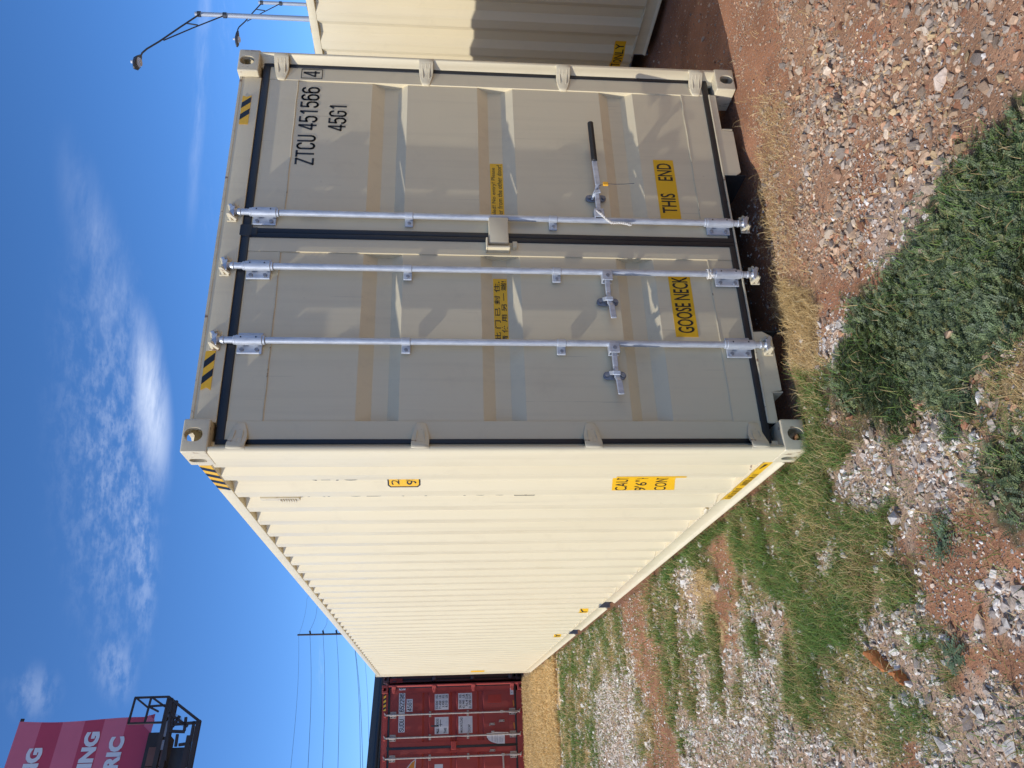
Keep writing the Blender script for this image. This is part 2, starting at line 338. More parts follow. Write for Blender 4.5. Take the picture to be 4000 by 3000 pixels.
# ------------------------------------------------------------------ corner casting (one hollow block with three slots)
CW, CL_, CH = 0.162, 0.178, 0.118
def make_casting():
    def tmp(mb, bevel=0, seg=1): return mb.build('tmp', 'beige_worn', None, bevel, False, seg)
    base = tmp(MB().box(0, CW, 0, CL_, 0, CH), 0.011, 3)
    def stadium(ca, cb, w, h, n=8):
        r = min(w, h)/2; pts = []
        for i in range(4*n):
            t = 2*math.pi*(i+0.5)/(4*n); cx = math.copysign(max(w/2-r, 0), math.cos(t)); cy = math.copysign(max(h/2-r, 0), math.sin(t))
            pts.append((ca+cx+r*math.cos(t), cb+cy+r*math.sin(t)))
        return pts
    cut = [MB().box(0.026, CW-0.016, 0.026, CL_-0.018, 0.024, CH-0.014),
           MB().prism(stadium(0.085, 0.050, 0.066, 0.080), 1, -0.05, 0.05),
           MB().prism(stadium(0.112, 0.052, 0.046, 0.078), 0, -0.05, 0.05),
           MB().prism(stadium(0.088, 0.098, 0.062, 0.110), 2, -0.05, 0.05)]
    cs = []
    for c in cut:
        o = tmp(c); cs.append(o)
        md = base.modifiers.new('b', 'BOOLEAN'); md.operation = 'DIFFERENCE'; md.object = o; md.solver = 'EXACT'
    dg = bpy.context.evaluated_depsgraph_get(); me = bpy.data.meshes.new_from_object(base.evaluated_get(dg))
    v = np.array([p.co[:] for p in me.vertices]); f = [tuple(p.vertices) for p in me.polygons]
    for o in cs+[base]: bpy.data.objects.remove(o)
    return v, f
CAST = make_casting(); _cast_me = {}
def casting(parent, x, y, z, sx, sy, sz, m='beige_worn'):
    key = (sx, sy, sz, m)
    if key not in _cast_me:
        v, f = CAST; v = v*np.array([sx, sy, sz])
        if sx*sy*sz < 0: f = [q[::-1] for q in f]
        me = bpy.data.meshes.new('corner_casting'); me.from_pydata(v.tolist(), [], f); me.materials.append(M[m])
        me.polygons.foreach_set('use_smooth', [True]*len(f)); me.set_sharp_from_angle(angle=R(30)); _cast_me[key] = me
    o = link('corner_casting', _cast_me[key], parent); o.location = (x, y, z); return o

# ------------------------------------------------------------------ shipping container
WID, LEN, HEI = 2.438, 12.192, 2.896
PITCH_C, REC0 = 0.2845, 0.425
def corr_profile(length):
    """side sheet seen from above: (y, depth behind the outer face)"""
    p = [(0.17, 0.006), (0.226, 0.006), (0.27, 0.042), (0.31, 0.042), (0.356, 0.006)]
    y = REC0
    while y+0.30 < length-0.2:
        p += [(y, 0.006), (y+0.060, 0.042), (y+0.144, 0.042), (y+0.204, 0.006)]; y += PITCH_C
    p += [(length-0.17, 0.006)]
    return p
PROF = corr_profile(LEN); PY = [a for a, b in PROF]; PD = [b for a, b in PROF]
def depth_at(y): return float(np.interp(y, PY, PD))
def conform(uv, faces, off):
    """lay a flat (y,z) outline on the pressed side sheet: cut at every fold, then push onto the sheet"""
    bm = bmesh.new(); vs_ = [bm.verts.new((u, 0, w)) for u, w in uv]
    for f in faces:
        try: bm.faces.new([vs_[i] for i in f])
        except ValueError: pass
    lo, hi = min(u for u, w in uv), max(u for u, w in uv)
    for y in PY:
        if lo < y < hi: bmesh.ops.bisect_plane(bm, geom=bm.verts[:]+bm.edges[:]+bm.faces[:], plane_co=(y, 0, 0), plane_no=(1, 0, 0))
    bm.verts.index_update()
    v = [(depth_at(q.co.x)-off, q.co.x, q.co.z) for q in bm.verts]; f = [tuple(q.index for q in fc.verts) for fc in bm.faces]; bm.free(); return v, f
def side_text(body, ya, yb, z0, z1, off, parent, bold=0.012, m='black', name='lettering'):
    """reads from the rear (ya, larger) to the front (yb)"""
    uv, f = text_fit(body, 0, 1, z0, z1, bold); uv = [(ya+(yb-ya)*u, w) for u, w in uv]
    v, f = conform(uv, f, off); b = MB(); b.add(v, f); return b.build(name, m, parent, smooth=False, fix=False)
def side_sheet(poly, off, parent, m='yellow', name='sticker'):
    v, f = conform(poly, [tuple(range(len(poly)))], off); b = MB(); b.add(v, f); return b.build(name, m, parent, smooth=False, fix=False)

def hinge_mesh(side):
    """strap hinge: barrel at the post, then a tapering pressed blade with ribs"""
    b = MB(); hh = 0.041
    xs = [0.006, 0.022, 0.045, 0.075, 0.105, 0.150, 0.163]; ys = [0.012, -0.006, -0.002, 0.022, 0.040, 0.047, 0.052]; hs = [hh, hh, hh, hh, 0.038, 0.026, 0.020]
    top = []; bot = []
    for x, y, h in zip(xs, ys, hs):
        top.append([(x, y, -h), (x, y-0.003, -h*0.45), (x, y-0.003, h*0.45), (x, y, h)]); bot.append([(x, y+0.014, -h), (x, y+0.014, -h*0.45), (x, y+0.014, h*0.45), (x, y+0.014, h)])
    v = [p for r_ in top for p in r_]+[p for r_ in bot for p in r_]; n = len(xs); o = 4*n; f = []
    for i in range(n-1):
        for k in range(3):
            f += [(4*i+k, 4*i+4+k, 4*i+5+k, 4*i+1+k), (o+4*i+k, o+4*i+1+k, o+4*i+5+k, o+4*i+4+k)]
        f += [(4*i, o+4*i, o+4*i+4, 4*i+4), (4*i+3, 4*i+7, o+4*i+7, o+4*i+3)]
    for k in range(3): f += [(k, k+1, o+k+1, o+k), (4*(n-1)+k, o+4*(n-1)+k, o+4*(n-1)+k+1, 4*(n-1)+k+1)]
    b.add(v, f)
    for dz, l in ((-0.021, 0.125), (0.0, 0.095), (0.021, 0.125)):
        b.bar((0.05, 0.0, dz), (0.072, 0.017, dz), 0.004, 0.006)
        b.bar((0.072, 0.017, dz), (l, 0.041, dz*0.8), 0.004, 0.006)
    b.cyl((0.020, 0.010, -hh-0.004), (0.020, 0.010, hh+0.004), 0.013, n=12)
    if side < 0: b.v = [(-x, y, z) for x, y, z in b.v]
    return b
def lock_bar(parent, x, m, zt=2.775, zb=0.135, tabs=-1, hand=None, both=False, dull='galv_dull', cam_m='beige_worn', yb=0.028):
    o = MB().cyl((x, yb, zb), (x, yb, zt), 0.0165, n=18).build('lock_bar', m, parent)
    zc = [(2.595, 2.722), (0.172, 0.308)]
    for z0, z1 in zc:   # long end guides with a bolted flange
        g = MB(); g.cyl((x, yb, z0), (x, yb, z1), 0.0255, n=18); g.cyl((x, yb, z0-0.012), (x, yb, z0+0.002), 0.0225, n=18); g.cyl((x, yb, z1-0.002), (x, yb, z1+0.012), 0.0225, n=18)
        g.box(x-0.062, x+(0.062 if both else 0.05), yb+0.018, yb+0.031, z0+0.004, z1-0.004); g.build('bar_guide', m, o, 0.003)
        for zz in (z0+0.028, z1-0.028):
            MB().cyl((x-0.044, yb+0.010, zz), (x-0.044, yb+0.02, zz), 0.0105, n=6).build('bolt', dull, o)
            MB().cyl((x+0.004, yb-0.0262, zz), (x+0.004, yb-0.02, zz), 0.004, n=8).build('bolt_hole', 'rubber', o)
    for zz in (1.915, 1.150):   # narrow middle guides
        g = MB(); g.cyl((x, yb, zz-0.022), (x, yb, zz+0.022), 0.0205, n=16); g.box(x-0.056, x+(0.05 if both else 0.02), yb+0.014, yb+0.028, zz-0.022, zz+0.022); g.build('bar_guide', m, o, 0.003)
        MB().cyl((x-0.040, yb+0.006, zz), (x-0.040, yb+0.016, zz), 0.009, n=6).build('bolt', dull, o)
    for z, s in ((zt, 1), (zb, -1)):   # cam with its two claws, and the keeper it hooks on
        c = MB(); c.cyl((x, yb, z), (x, yb, z+s*0.020), 0.021, 0.016, n=12); c.cyl((x, yb, z+s*0.02), (x, yb, z+s*0.036), 0.012, 0.020, n=10)
        c.add([(x-0.034, yb-0.012, z+s*0.030), (x+0.030, yb-0.016, z+s*0.030), (x+0.034, yb+0.010, z+s*0.036), (x-0.036, yb+0.012, z+s*0.034),
               (x-0.028, yb-0.010, z+s*0.052), (x+0.022, yb-0.013, z+s*0.058), (x+0.028, yb+0.008, z+s*0.056), (x-0.030, yb+0.010, z+s*0.050)],
              [(0, 1, 2, 3), (4, 7, 6, 5), (0, 4, 5, 1), (1, 5, 6, 2), (2, 6, 7, 3), (3, 7, 4, 0)])
        c.bar((x+0.018, yb-0.006, z+s*0.044), (x+0.046, yb+0.004, z+s*0.064), 0.016, 0.016)
        c.build('cam', m, o, 0.003)
        k = MB(); k.bar((x-0.040, yb+0.014, z+s*0.022), (x-0.020, yb-0.016, z+s*0.060), 0.020, 0.016); k.bar((x-0.042, yb+0.018, z+s*0.050), (x-0.014, yb-0.010, z+s*0.066), 0.014, 0.014)
        k.bar((x+0.016, yb+0.012, z+s*0.058), (x+0.046, yb+0.002, z+s*0.068), 0.016, 0.012); k.bar((x+0.030, yb+0.018, z+s*0.030), (x+0.052, yb+0.0, z+s*0.046), 0.014, 0.016)
        k.box(x-0.05, x+0.055, yb+0.014, yb+0.022, min(z+s*0.022, z+s*0.072), max(z+s*0.022, z+s*0.072)); k.build('cam_keeper', cam_m, o, 0.003)
    if hand:
        d, length, grip, zz = hand     # d: direction along x; handle with hub, forged lever and, on the long one, a rubber grip
        h = MB(); h.box(min(x+d*0.006, x+d*0.062), max(x+d*0.006, x+d*0.062), yb-0.026, yb-0.019, zz-0.027, zz+0.026); h.box(min(x+d*0.006, x+d*0.062), max(x+d*0.006, x+d*0.062), yb+0.012, yb+0.018, zz-0.027, zz+0.026)
        h.box(min(x+d*0.004, x+d*0.060), max(x+d*0.004, x+d*0.060), yb-0.026, yb+0.018, zz+0.020, zz+0.027); h.build('handle_hub', m, o, 0.003)
        MB().cyl((x+d*0.036, yb-0.031, zz), (x+d*0.036, yb-0.024, zz), 0.010, n=10).build('rivet', dull, o)
        l = MB(); e = x+d*length; bx = x+d*0.165
        l.bar((x+d*0.03, yb-0.006, zz), (x+d*0.13, yb-0.006, zz), 0.020, 0.026)
        l.bar((x+d*0.125, yb-0.006, zz+0.001), (bx+d*0.03, yb-0.014, zz), 0.017, 0.024)
        l.bar((bx+d*0.025, yb-0.014, zz), (bx+d*0.055, yb-0.026, zz-0.006), 0.014, 0.024)
        ge = x+d*(length-0.27) if grip else e
        l.bar((bx+d*0.05, yb-0.026, zz-0.006), (ge, yb-0.030, zz-0.010 if not grip else zz+0.002), 0.010, 0.030)
        l.build('handle', m, o, 0.003)
        if grip: MB().cyl((ge-d*0.006, yb-0.030, zz+0.002), (e, yb-0.034, zz+0.006), 0.0165, n=14).build('grip', 'grip', o, 0.004)
        c = MB(); n = 7; pl = []
        for i in range(n): t = math.pi*i/(n-1); pl.append((bx+0.022*math.cos(t), zz+0.036+0.022*math.sin(t)))
        for i in range(n): t = math.pi+math.pi*i/(n-1); pl.append((bx+0.022*math.cos(t), zz-0.034+0.022*math.sin(t)))
        c.prism(pl, 1, yb+0.022, yb+0.034); c.build('handle_retainer', dull, o, 0.002)
        k = MB(); k.bar((bx-d*0.012, yb+0.02, zz+0.026), (bx+d*0.006, yb-0.022, zz+0.014), 0.022, 0.012); k.bar((bx+d*0.006, yb-0.022, zz+0.018), (bx+d*0.010, yb-0.026, zz-0.018), 0.024, 0.008); k.build('handle_catch', m, o, 0.003)
        for q in (-1, 1): MB().cyl((bx, yb+0.012, zz+q*0.040), (bx, yb+0.024, zz+q*0.040), 0.011, n=6).build('bolt', dull, o)
    return o

def container(name, loc, m, mw, doors=None, pockets=((4.34, 4.70), (6.32, 6.74)), detail=True, notch=True, rz=0.0):
    E = empty(name, loc, rz)
    for x, sx in ((0, 1), (WID, -1)):
        for y, sy in ((0, 1), (LEN, -1)):
            for z, sz in ((0, 1), (HEI, -1)): casting(E, x, y, z, sx, sy, sz, mw)
    for sx, x0 in ((1, 0.0), (-1, WID)):       # posts
        pl = [(0.0, 0.020), (0.006, 0.008), (0.016, 0.003), (0.027, 0.003), (0.050, 0.058), (0.074, 0.062), (0.074, 0.085), (0.035, 0.09), (0.035, 0.172), (0.0, 0.172)]
        MB().prism([(x0+sx*a, b) for a, b in pl], 2, CH-0.002, HEI-CH+0.002).build('corner_post', m, E, 0.003)
        pr = [(0.001, LEN-0.002), (0.16, LEN-0.002), (0.16, LEN-0.05), (0.05, LEN-0.172), (0.001, LEN-0.172)]
        MB().prism([(x0+sx*a, b) for a, b in pr], 2, CH-0.002, HEI-CH+0.002).build('corner_post', m, E, 0.003)
        MB().sheet([(x0+sx*d, y) for y, d in PROF], 2, 0.150, 2.806).build('side_panel', m, E, 0.0, False, fix=False)
        t = MB(); t.box(min(x0+sx*0.002, x0+sx*0.062), max(x0+sx*0.002, x0+sx*0.062), CL_, LEN-CL_, 2.802, 2.864); t.build('top_rail', m, E, 0.005, seg=2)
        segs = []; y = CL_
        for a, b in pockets: segs.append((y, a)); y = b
        segs.append((y, LEN-CL_))
        for a, b in segs:
            q = MB(); q.prism([(x0+sx*u, w) for u, w in ((0.003, 0.158), (0.055, 0.158), (0.055, 0.052), (-0.004, 0.046), (-0.004, 0.056), (0.010, 0.070), (0.010, 0.140))], 1, a, b); q.build('bottom_rail', m, E, 0.002)
        for a, b in pockets:
            q = MB(); q.box(min(x0+sx*0.012, x0+sx*0.30), max(x0+sx*0.012, x0+sx*0.30), a-0.004, a+0.006, 0.02, 0.15); q.box(min(x0+sx*0.012, x0+sx*0.30), max(x0+sx*0.012, x0+sx*0.30), b-0.006, b+0.004, 0.02, 0.15)
            q.box(min(x0+sx*0.012, x0+sx*0.30), max(x0+sx*0.012, x0+sx*0.30), a, b, 0.142, 0.150); q.build('forklift_pocket', 'galv_dull', E)
        if detail:   # weld bead where the pressed sheet meets the bottom rail
            wb = MB(); pts = []
            for (ya, da), (yb_, db) in zip(PROF[:-1], PROF[1:]):
                if ya > 7: break
                for k in range(3):
                    t_ = k/3; y = ya+(yb_-ya)*t_; pts.append((x0+sx*(da+(db-da)*t_-0.002), y, 0.160+0.003*math.sin(9*y)))
            wb.tube(pts, 0.0045, 5); wb.build('weld_bead', mw, E)
    r = MB()   # roof with shallow cross corrugations
    pr = []; y = 0.10
    while y < LEN-0.15: pr += [(y, 2.872), (y+0.05, 2.858), (y+0.11, 2.858), (y+0.16, 2.872)]; y += 0.22
    r.sheet([(a, b) for a, b in pr], 0, 0.03, WID-0.03); r.build('roof', m, E, smooth=False, fix=False)
    MB().box(0.06, WID-0.06, 0.20, LEN-0.1, 0.135, 0.160).build('floor', 'dark', E)
    MB().box(0.10, WID-0.10, LEN-0.06, LEN-0.03, 0.10, 2.80).build('end_wall', m, E, 0.004)
    # door end
    hd = MB(); hd.prism([(0.050, 2.769), (0.046, 2.825), (0.052, 2.884), (0.13, 2.884), (0.13, 2.769)], 0, CW, WID-CW); hd.build('door_header', m, E, 0.002)
    MB().box(CW, WID-CW, 0.0475, 0.0535, 2.8745, 2.887).build('header_edge', mw, E)
    s = MB(); yf = 0.050
    if notch:
        L1 = [(CW, 0.146), (0.666, 0.146), (0.668, 0.098), (0.640, 0.052), (0.336, 0.052), (0.330, 0.092), (0.322, 0.102), (CW, 0.102)]
        R1 = [(1.676, 0.146), (WID-CW, 0.146), (WID-CW, 0.112), (2.005, 0.112), (2.000, 0.045), (1.700, 0.045), (1.678, 0.075)]
        for pl in (L1, R1): MB().prism(pl, 1, yf, yf+0.012).build('door_sill', m, E, 0.002)
        MB().box(CW, WID-CW, yf-0.004, yf+0.10, 0.1465, 0.1565).build('sill_ledge', mw, E, 0.002)
        for x0_, x1_ in ((0.322, 0.328), (2.006, 2.014)): MB().box(x0_, x1_, yf-0.002, yf+0.25, 0.05, 0.11).build('sill_lip', mw, E)
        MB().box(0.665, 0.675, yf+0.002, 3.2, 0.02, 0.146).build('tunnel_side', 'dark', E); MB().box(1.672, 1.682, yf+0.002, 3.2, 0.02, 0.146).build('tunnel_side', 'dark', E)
        for a_, b_ in ((CW+0.002, 0.326), (2.004, WID-CW-0.002)): MB().box(a_, b_, 0.30, 0.31, 0.0, 0.145).build('pocket_shade_plate', 'dark', E)  # near-black plates added behind the open sill pockets in place of shade
    else: MB().box(CW, WID-CW, yf, yf+0.1, 0.02, 0.150).build('door_sill', m, E, 0.004)
    return E

RECS = [(2.145, 2.075, 1.998, 1.943), (1.541, 1.479, 1.402, 1.335), (0.822, 0.762, 0.686, 0.619)]
def door(E, xl, xr, m, mw, hinge_side, recs=RECS, rd=0.038, hinges=(2.660, 1.838, 1.033, 0.230)):
    z0, z1 = 0.186, 2.728; sl_ = 0.094 if hinge_side < 0 else 0.084; sr = 0.084 if hinge_side < 0 else 0.094
    y0, yp = 0.060, 0.067
    d = MB()
    d.box(xl, xl+sl_, y0, y0+0.05, z0, z1); d.box(xr-sr, xr, y0, y0+0.05, z0, z1)
    d.box(xl+sl_, xr-sr, y0+0.003, y0+0.045, 2.566, z1); d.box(xl+sl_, xr-sr, y0+0.003, y0+0.045, z0, 0.321)
    o = d.build('door', m, E, 0.0015)
    pr = [(yp, 2.566)]
    for a, b, c, e in recs: pr += [(yp, a), (yp+rd, b), (yp+rd, c), (yp, e)]
    pr += [(yp, 0.321)]
    MB().sheet(pr, 0, xl+sl_-0.002, xr-sr+0.002).build('door_panel', m, o, smooth=False, fix=False)
    for zz in (2.566, 0.321):   # weld line between frame and panel
        MB().tube([(xl+sl_+i*(xr-sr-xl-sl_)/12, y0+0.004, zz+0.0015*math.sin(i*2.1)) for i in range(13)], 0.0035, 5).build('weld_bead', mw, o)
    g = MB(); yg = 0.052
    gl, gr = (0.022, 0.026) if hinge_side < 0 else (0.027, 0.028)
    g.box(xl-gl, xl+0.002, yg, yg+0.022, z0-0.030, z1+0.030); g.box(xr-0.002, xr+gr, yg+0.001, yg+0.022, z0-0.030, z1+0.030)
    g.box(xl-gl, xr+gr, yg+0.0015, yg+0.020, z1-0.002, z1+0.038); g.box(xl-gl, xr+gr, yg+0.0015, yg+0.020, z0-0.036, z0+0.002)
    if hinge_side > 0: g.box(xl-0.050, xl+0.02, yg-0.003, yg+0.02, z1-0.012, z1+0.052); g.box(xl-0.046, xl+0.004, yg-0.002, yg+0.02, z1-0.04, z1)
    g.build('gasket', 'rubber', o, 0.005, seg=2)
    key = 'L' if hinge_side < 0 else 'R'
    hm = None
    for zz in hinges:
        if hm is None:
            hb = hinge_mesh(1 if hinge_side < 0 else -1).build('hinge', mw, o, 0.0015); hm = hb.data; h = hb
        else: h = link('hinge', hm, o)
        h.location = (0.0 if hinge_side < 0 else WID, 0.004, zz)
    return o

# ---- the beige container in front
A = container('shipping_container', (0, 0, 0), 'beige', 'beige_worn')
tag(A, 'beige forty foot shipping container with closed doors and sunlit corrugated side in front', 'container')
dl = door(A, 0.080, 1.192, 'beige', 'beige_worn', -1)
dr = door(A, 1.244, 2.372, 'beige', 'beige_worn', 1)
b3 = lock_bar(A, 0.578, 'galv', hand=(-1, 0.290, False, 0.890)); b2 = lock_bar(A, 0.997, 'galv', hand=(-1, 0.290, False, 0.890)); b1 = lock_bar(A, 1.325, 'galv', hand=(1, 0.650, True, 0.900))
for y_, n_ in ((0, 0),): pass
k = MB(); k.box(1.150, 1.312, 0.004, 0.060, 1.395, 1.498); kp = k.build('door_lock_box', 'beige', A, 0.006, seg=2)
k = MB(); k.box(1.118, 1.134, 0.002, 0.060, 1.388, 1.512); k.box(1.118, 1.185, 0.002, 0.060, 1.502, 1.514); k.build('guard_bracket', 'beige', kp, 0.004)
MB().box(1.145, 1.180, 0.030, 0.060, 1.348, 1.374).build('stop_block', 'beige', kp, 0.003)
MB().tube([(1.316, 0.050, 1.462), (1.334, 0.034, 1.462), (1.336, 0.030, 1.448), (1.326, 0.032, 1.440), (1.316, 0.046, 1.440)], 0.0035, 6).build('hook', 'beige_worn', kp)
YD, YR = 0.0665, 0.1045
# owner marks on the right door
block_door('lettering', 'ZTCU 451566', 1.673, 2.236, 2.438, 2.541, YD-0.001, dr)
block_door('lettering', '45G1', 1.918, 2.118, 2.279, 2.379, YD-0.001, dr)
block_door('lettering', '4', 2.306, 2.352, 2.445, 2.539, 0.0590, dr)
fr = MB()
for (a, b, c, d_) in ((2.292, 2.364, 2.548, 2.552), (2.292, 2.364, 2.431, 2.435), (2.292, 2.296, 2.435, 2.548), (2.360, 2.364, 2.435, 2.548)): fr.box(a, b, 0.0582, 0.0592, c, d_)
fr.build('check_digit_frame', 'black', dr, smooth=False)
sticker_door(1.318, 1.751, 1.404, 1.476, YR, [('Sealed! No entry! Please', 1.362, 1.722, 1.443, 1.470), ('Enter from the other door!', 1.358, 1.742, 1.412, 1.439)], parent=dr, bold=0.004)
sticker_door(0.600, 0.992, 1.404, 1.476, YR, [('此 门 已 封 住,', 0.622, 0.975, 1.441, 1.472), ('请 使 用 另 一 端!', 0.612, 0.978, 1.408, 1.437)], parent=dl, bold=0.012)
sticker_door(0.640, 1.014, 0.432, 0.550, YD, [('GOOSE NECK', 0.662, 0.998, 0.448, 0.534)], parent=dl, bold=0.012)
sticker_door(1.352, 1.782, 0.430, 0.546, YD, [('THIS', 1.412, 1.545, 0.446, 0.530), ('END', 1.635, 1.757, 0.446, 0.530)], parent=dr, bold=0.012)
hazard_door(0.322, 0.528, 2.812, 2.858, 0.0455, A, 'l', 2, 0.045); hazard_door(1.924, 2.134, 2.808, 2.856, 0.0455, A, 'r', 2, 0.045)
# marks on the sunlit side
for ch, z1 in (('4', 2.436), ('5', 2.352), ('G', 2.248), ('1', 2.144)): side_text(ch, 0.547 if ch != '1' else 0.524, 0.490 if ch != '1' else 0.510, z1-0.090, z1, 0.0012, A, 0.0)
for ch, z1 in (('Z', 2.462), ('T', 2.356), ('C', 2.250), ('U', 2.146), ('4', 2.004), ('5', 1.905), ('1', 1.800), ('5', 1.692), ('6', 1.580), ('6', 1.474), ('4', 1.326)):
    side_text(ch, 0.8335 if ch != '1' else 0.810, 0.777 if ch != '1' else 0.796, z1-0.092, z1, 0.0012, A, 0.0)
bf = MB()
for a, b, c, d_ in ((0.778, 0.837, 1.330, 1.334), (0.778, 0.837, 1.220, 1.224), (0.833, 0.837, 1.224, 1.330)): bf.box(0.0395, 0.0412, a, b, c, d_)
bf.build('check_digit_frame', 'black', A, smooth=False)
hs_ = side_sheet([(0.44, 1.848), (0.592, 1.848), (0.604, 1.862), (0.604, 2.004), (0.592, 2.018), (0.44, 2.018)], 0.0010, A, 'black', 'height_sticker')
side_sheet([(0.45, 1.856), (0.588, 1.856), (0.597, 1.866), (0.597, 2.000), (0.588, 2.010), (0.45, 2.010)], 0.0018, hs_, 'yellow', 'sticker_field')
side_text('2,9', 0.588, 0.47, 1.950, 1.998, 0.0026, hs_, 0.006); side_text("9'6\"", 0.588, 0.47, 1.868, 1.922, 0.0026, hs_, 0.006)
cs_ = side_sheet([(0.40, 0.505), (0.405, 0.475), (0.44, 0.475), (0.44, 0.505), (0.640, 0.480), (0.640, 0.825), (0.40, 0.845)], 0.0010, A, 'yellow', 'height_sticker')
for body, z0, z1 in (('CAUTION', 0.745, 0.810), ('9\'6" HIGH', 0.640, 0.705), ('CONTAINER', 0.530, 0.595)): side_text(body, 0.634, 0.47 if body == 'CAUTION' else 0.445, z0, z1, 0.0018, cs_, 0.004)
# striped sheet on the top rail, lettered sheet on the bottom rail, small sheets above the fork pockets
st = MB().box(0.0004, 0.0018, 0.186, 0.556, 2.806, 2.860).build('hazard_sticker', 'yellow', A, smooth=False)
for i in range(4):
    a = 0.200+i*0.094; MB().add([(-0.0004, a+0.046, 2.806), (-0.0004, a+0.090, 2.806), (-0.0004, a+0.044, 2.860), (-0.0004, a, 2.860)], [(0, 1, 2, 3)]).build('black_stripe', 'black', st, smooth=False, fix=False)
ys_ = MB().add([(0.0020, 0.186, 0.157), (0.0020, 0.840, 0.157), (0.0085, 0.840, 0.137), (0.0085, 0.186, 0.137), (0.0085, 0.186, 0.098), (0.0085, 0.840, 0.098)], [(0, 1, 2, 3), (3, 2, 5, 4)]).build('rail_sticker', 'yellow', A, smooth=False, fix=False)
sk = MB(); yy = 0.82      # the print on this sheet is too foreshortened to read: only its strokes show
for grp in (11, 10):
    for i in range(grp):
        w = random.choice((0.006, 0.007, 0.011)); ln = random.choice((0, 0, 0.008, -0.008)); hgt = random.choice((0.034, 0.034, 0.03))
        sk.add([(0.0076, yy, 0.101), (0.0076, yy-w, 0.101), (0.0076, yy-w-ln, 0.101+hgt), (0.0076, yy-ln, 0.101+hgt)], [(0, 1, 2, 3)]); yy -= w+random.choice((0.008, 0.012, 0.014))
    yy -= 0.045
sk.add([(0.0076, 0.300, 0.132), (0.0076, 0.300, 0.128), (0.0076, 0.225, 0.130), (0.0076, 0.225, 0.112)], [(0, 1, 3, 2)])
stuff(sk.build('print_strokes', 'black', ys_, smooth=False, fix=False))
for y0_, body in ((4.845, 'Y'), (6.775, 'LY')):
    s_ = side_sheet([(y0_, 0.213), (y0_+0.26, 0.213), (y0_+0.26, 0.303), (y0_, 0.303)], 0.0012, A, 'yellow'); side_text(body, 4.955 if body == 'Y' else 6.945, 4.850 if body == 'Y' else 6.842, 0.225, 0.292, 0.0022, s_, 0.01)
s_ = side_sheet([(11.47, 0.925), (11.80, 0.925), (11.80, 1.170), (11.47, 1.170)], 0.0012, A, 'yellow', 'height_sticker'); sk = MB()
for z_ in (0.97, 1.05, 1.11): sk.add([(depth_at(11.62)-0.003, 11.60, z_), (depth_at(11.62)-0.003, 11.64, z_), (depth_at(11.62)-0.003, 11.64, z_+0.03), (depth_at(11.62)-0.003, 11.60, z_+0.04)], [(0, 1, 2, 3)])
stuff(sk.build('print_strokes', 'black', s_, smooth=False, fix=False))
# side ventilator in the upper corner of the side, with louvres
vt = MB(); vt.box(0.020, 0.048, 0.790, 0.842, 2.50, 2.71); vo = vt.build('ventilator', 'beige_worn', A, 0.008, seg=2)
for i in range(7): MB().box(0.015, 0.021, 0.80, 0.848, 2.520+i*0.013, 2.5255+i*0.013).build('louvre', 'beige_worn', vo)
MB().tube([(0.010, 1.03, 0.172), (0.0, 1.045, 0.178), (-0.004, 1.06, 0.172), (0.002, 1.07, 0.166)], 0.012, 6).build('lashing_lug', 'beige_worn', A)

# ---- its neighbour to the right
B = container('shipping_container', (4.150, -4.84, -0.05), 'beige', 'beige_worn', detail=True)
tag(B, 'beige shipping container beyond the right side, half in shadow, with a forklift sticker low down', 'container')
door(B, 0.080, 1.192, 'beige', 'beige_worn', -1); door(B, 1.244, 2.372, 'beige', 'beige_worn', 1)
for x_ in (0.578, 0.997, 1.325, 1.84): lock_bar(B, x_, 'galv')
s_ = side_sheet([(6.215, 0.230), (6.90, 0.230), (6.90, 0.326), (6.215, 0.326)], 0.0012, B, 'yellow'); side_text('T ONLY', 6.49, 6.245, 0.240, 0.315, 0.0022, s_, 0.008)

# ---- the red one at the far end
RX, RY = -2.455, 14.0
C = container('shipping_container', (RX, RY, 0), 'red', 'red', notch=False, detail=False)
tag(C, 'weathered red shipping container with white weight panels on its doors at the far end', 'container')
RREC = [(2.075, 2.04, 1.955, 1.925), (1.51, 1.475, 1.40, 1.372), (0.96, 0.925, 0.85, 0.822)]
el = door(C, 0.080, 1.226, 'red', 'red', -1, RREC, 0.030); er = door(C, 1.270, 2.372, 'red', 'red', 1, RREC, 0.030)
ob = [lock_bar(C, x_, 'old_zinc', both=True, dull='wood', cam_m='red') for x_ in (0.66, 1.068, 1.442, 1.868)]
k = MB(); k.box(1.195, 1.345, 0.004, 0.06, 1.390, 1.492); kp2 = k.build('door_lock_box', 'red', C, 0.006); MB().box(1.16, 1.20, 0.03, 0.06, 1.33, 1.375).build('stop_block', 'red', kp2); MB().box(1.16, 1.20, 0.03, 0.06, 1.51, 1.555).build('stop_block', 'red', kp2)
X = lambda x: x-RX
sticker_door(X(-0.913), X(-0.171), 2.425, 2.552, 0.066, [], 'white', er, 0.018)
for t_, a_, b_, c_ in (('SUDU', -0.900, -0.668, 0.0635), ('652296', -0.535, -0.182, 0.0635)): block_door('lettering', t_, X(a_), X(b_), 2.442, 2.536, c_, er, 0.13)
sticker_door(X(-0.120), X(-0.047)-0.005, 2.425, 2.552, 0.059, [], 'white', er, 0.018); block_door('lettering', '9', X(-0.106), X(-0.066), 2.444, 2.534, 0.0568, er, 0.13)
sticker_door(X(-0.534), X(-0.293), 2.272, 2.396, 0.066, [], 'white', er, 0.018); block_door('lettering', '45G1', X(-0.520), X(-0.305), 2.290, 2.380, 0.0635, er, 0.13)
def panel_lines(x0, x1, rows, z1): return [(t, X(a), X(b), z1-0.032-i*0.066-0.034, z1-0.018-i*0.066) for i, (t, a, b) in enumerate(rows)]
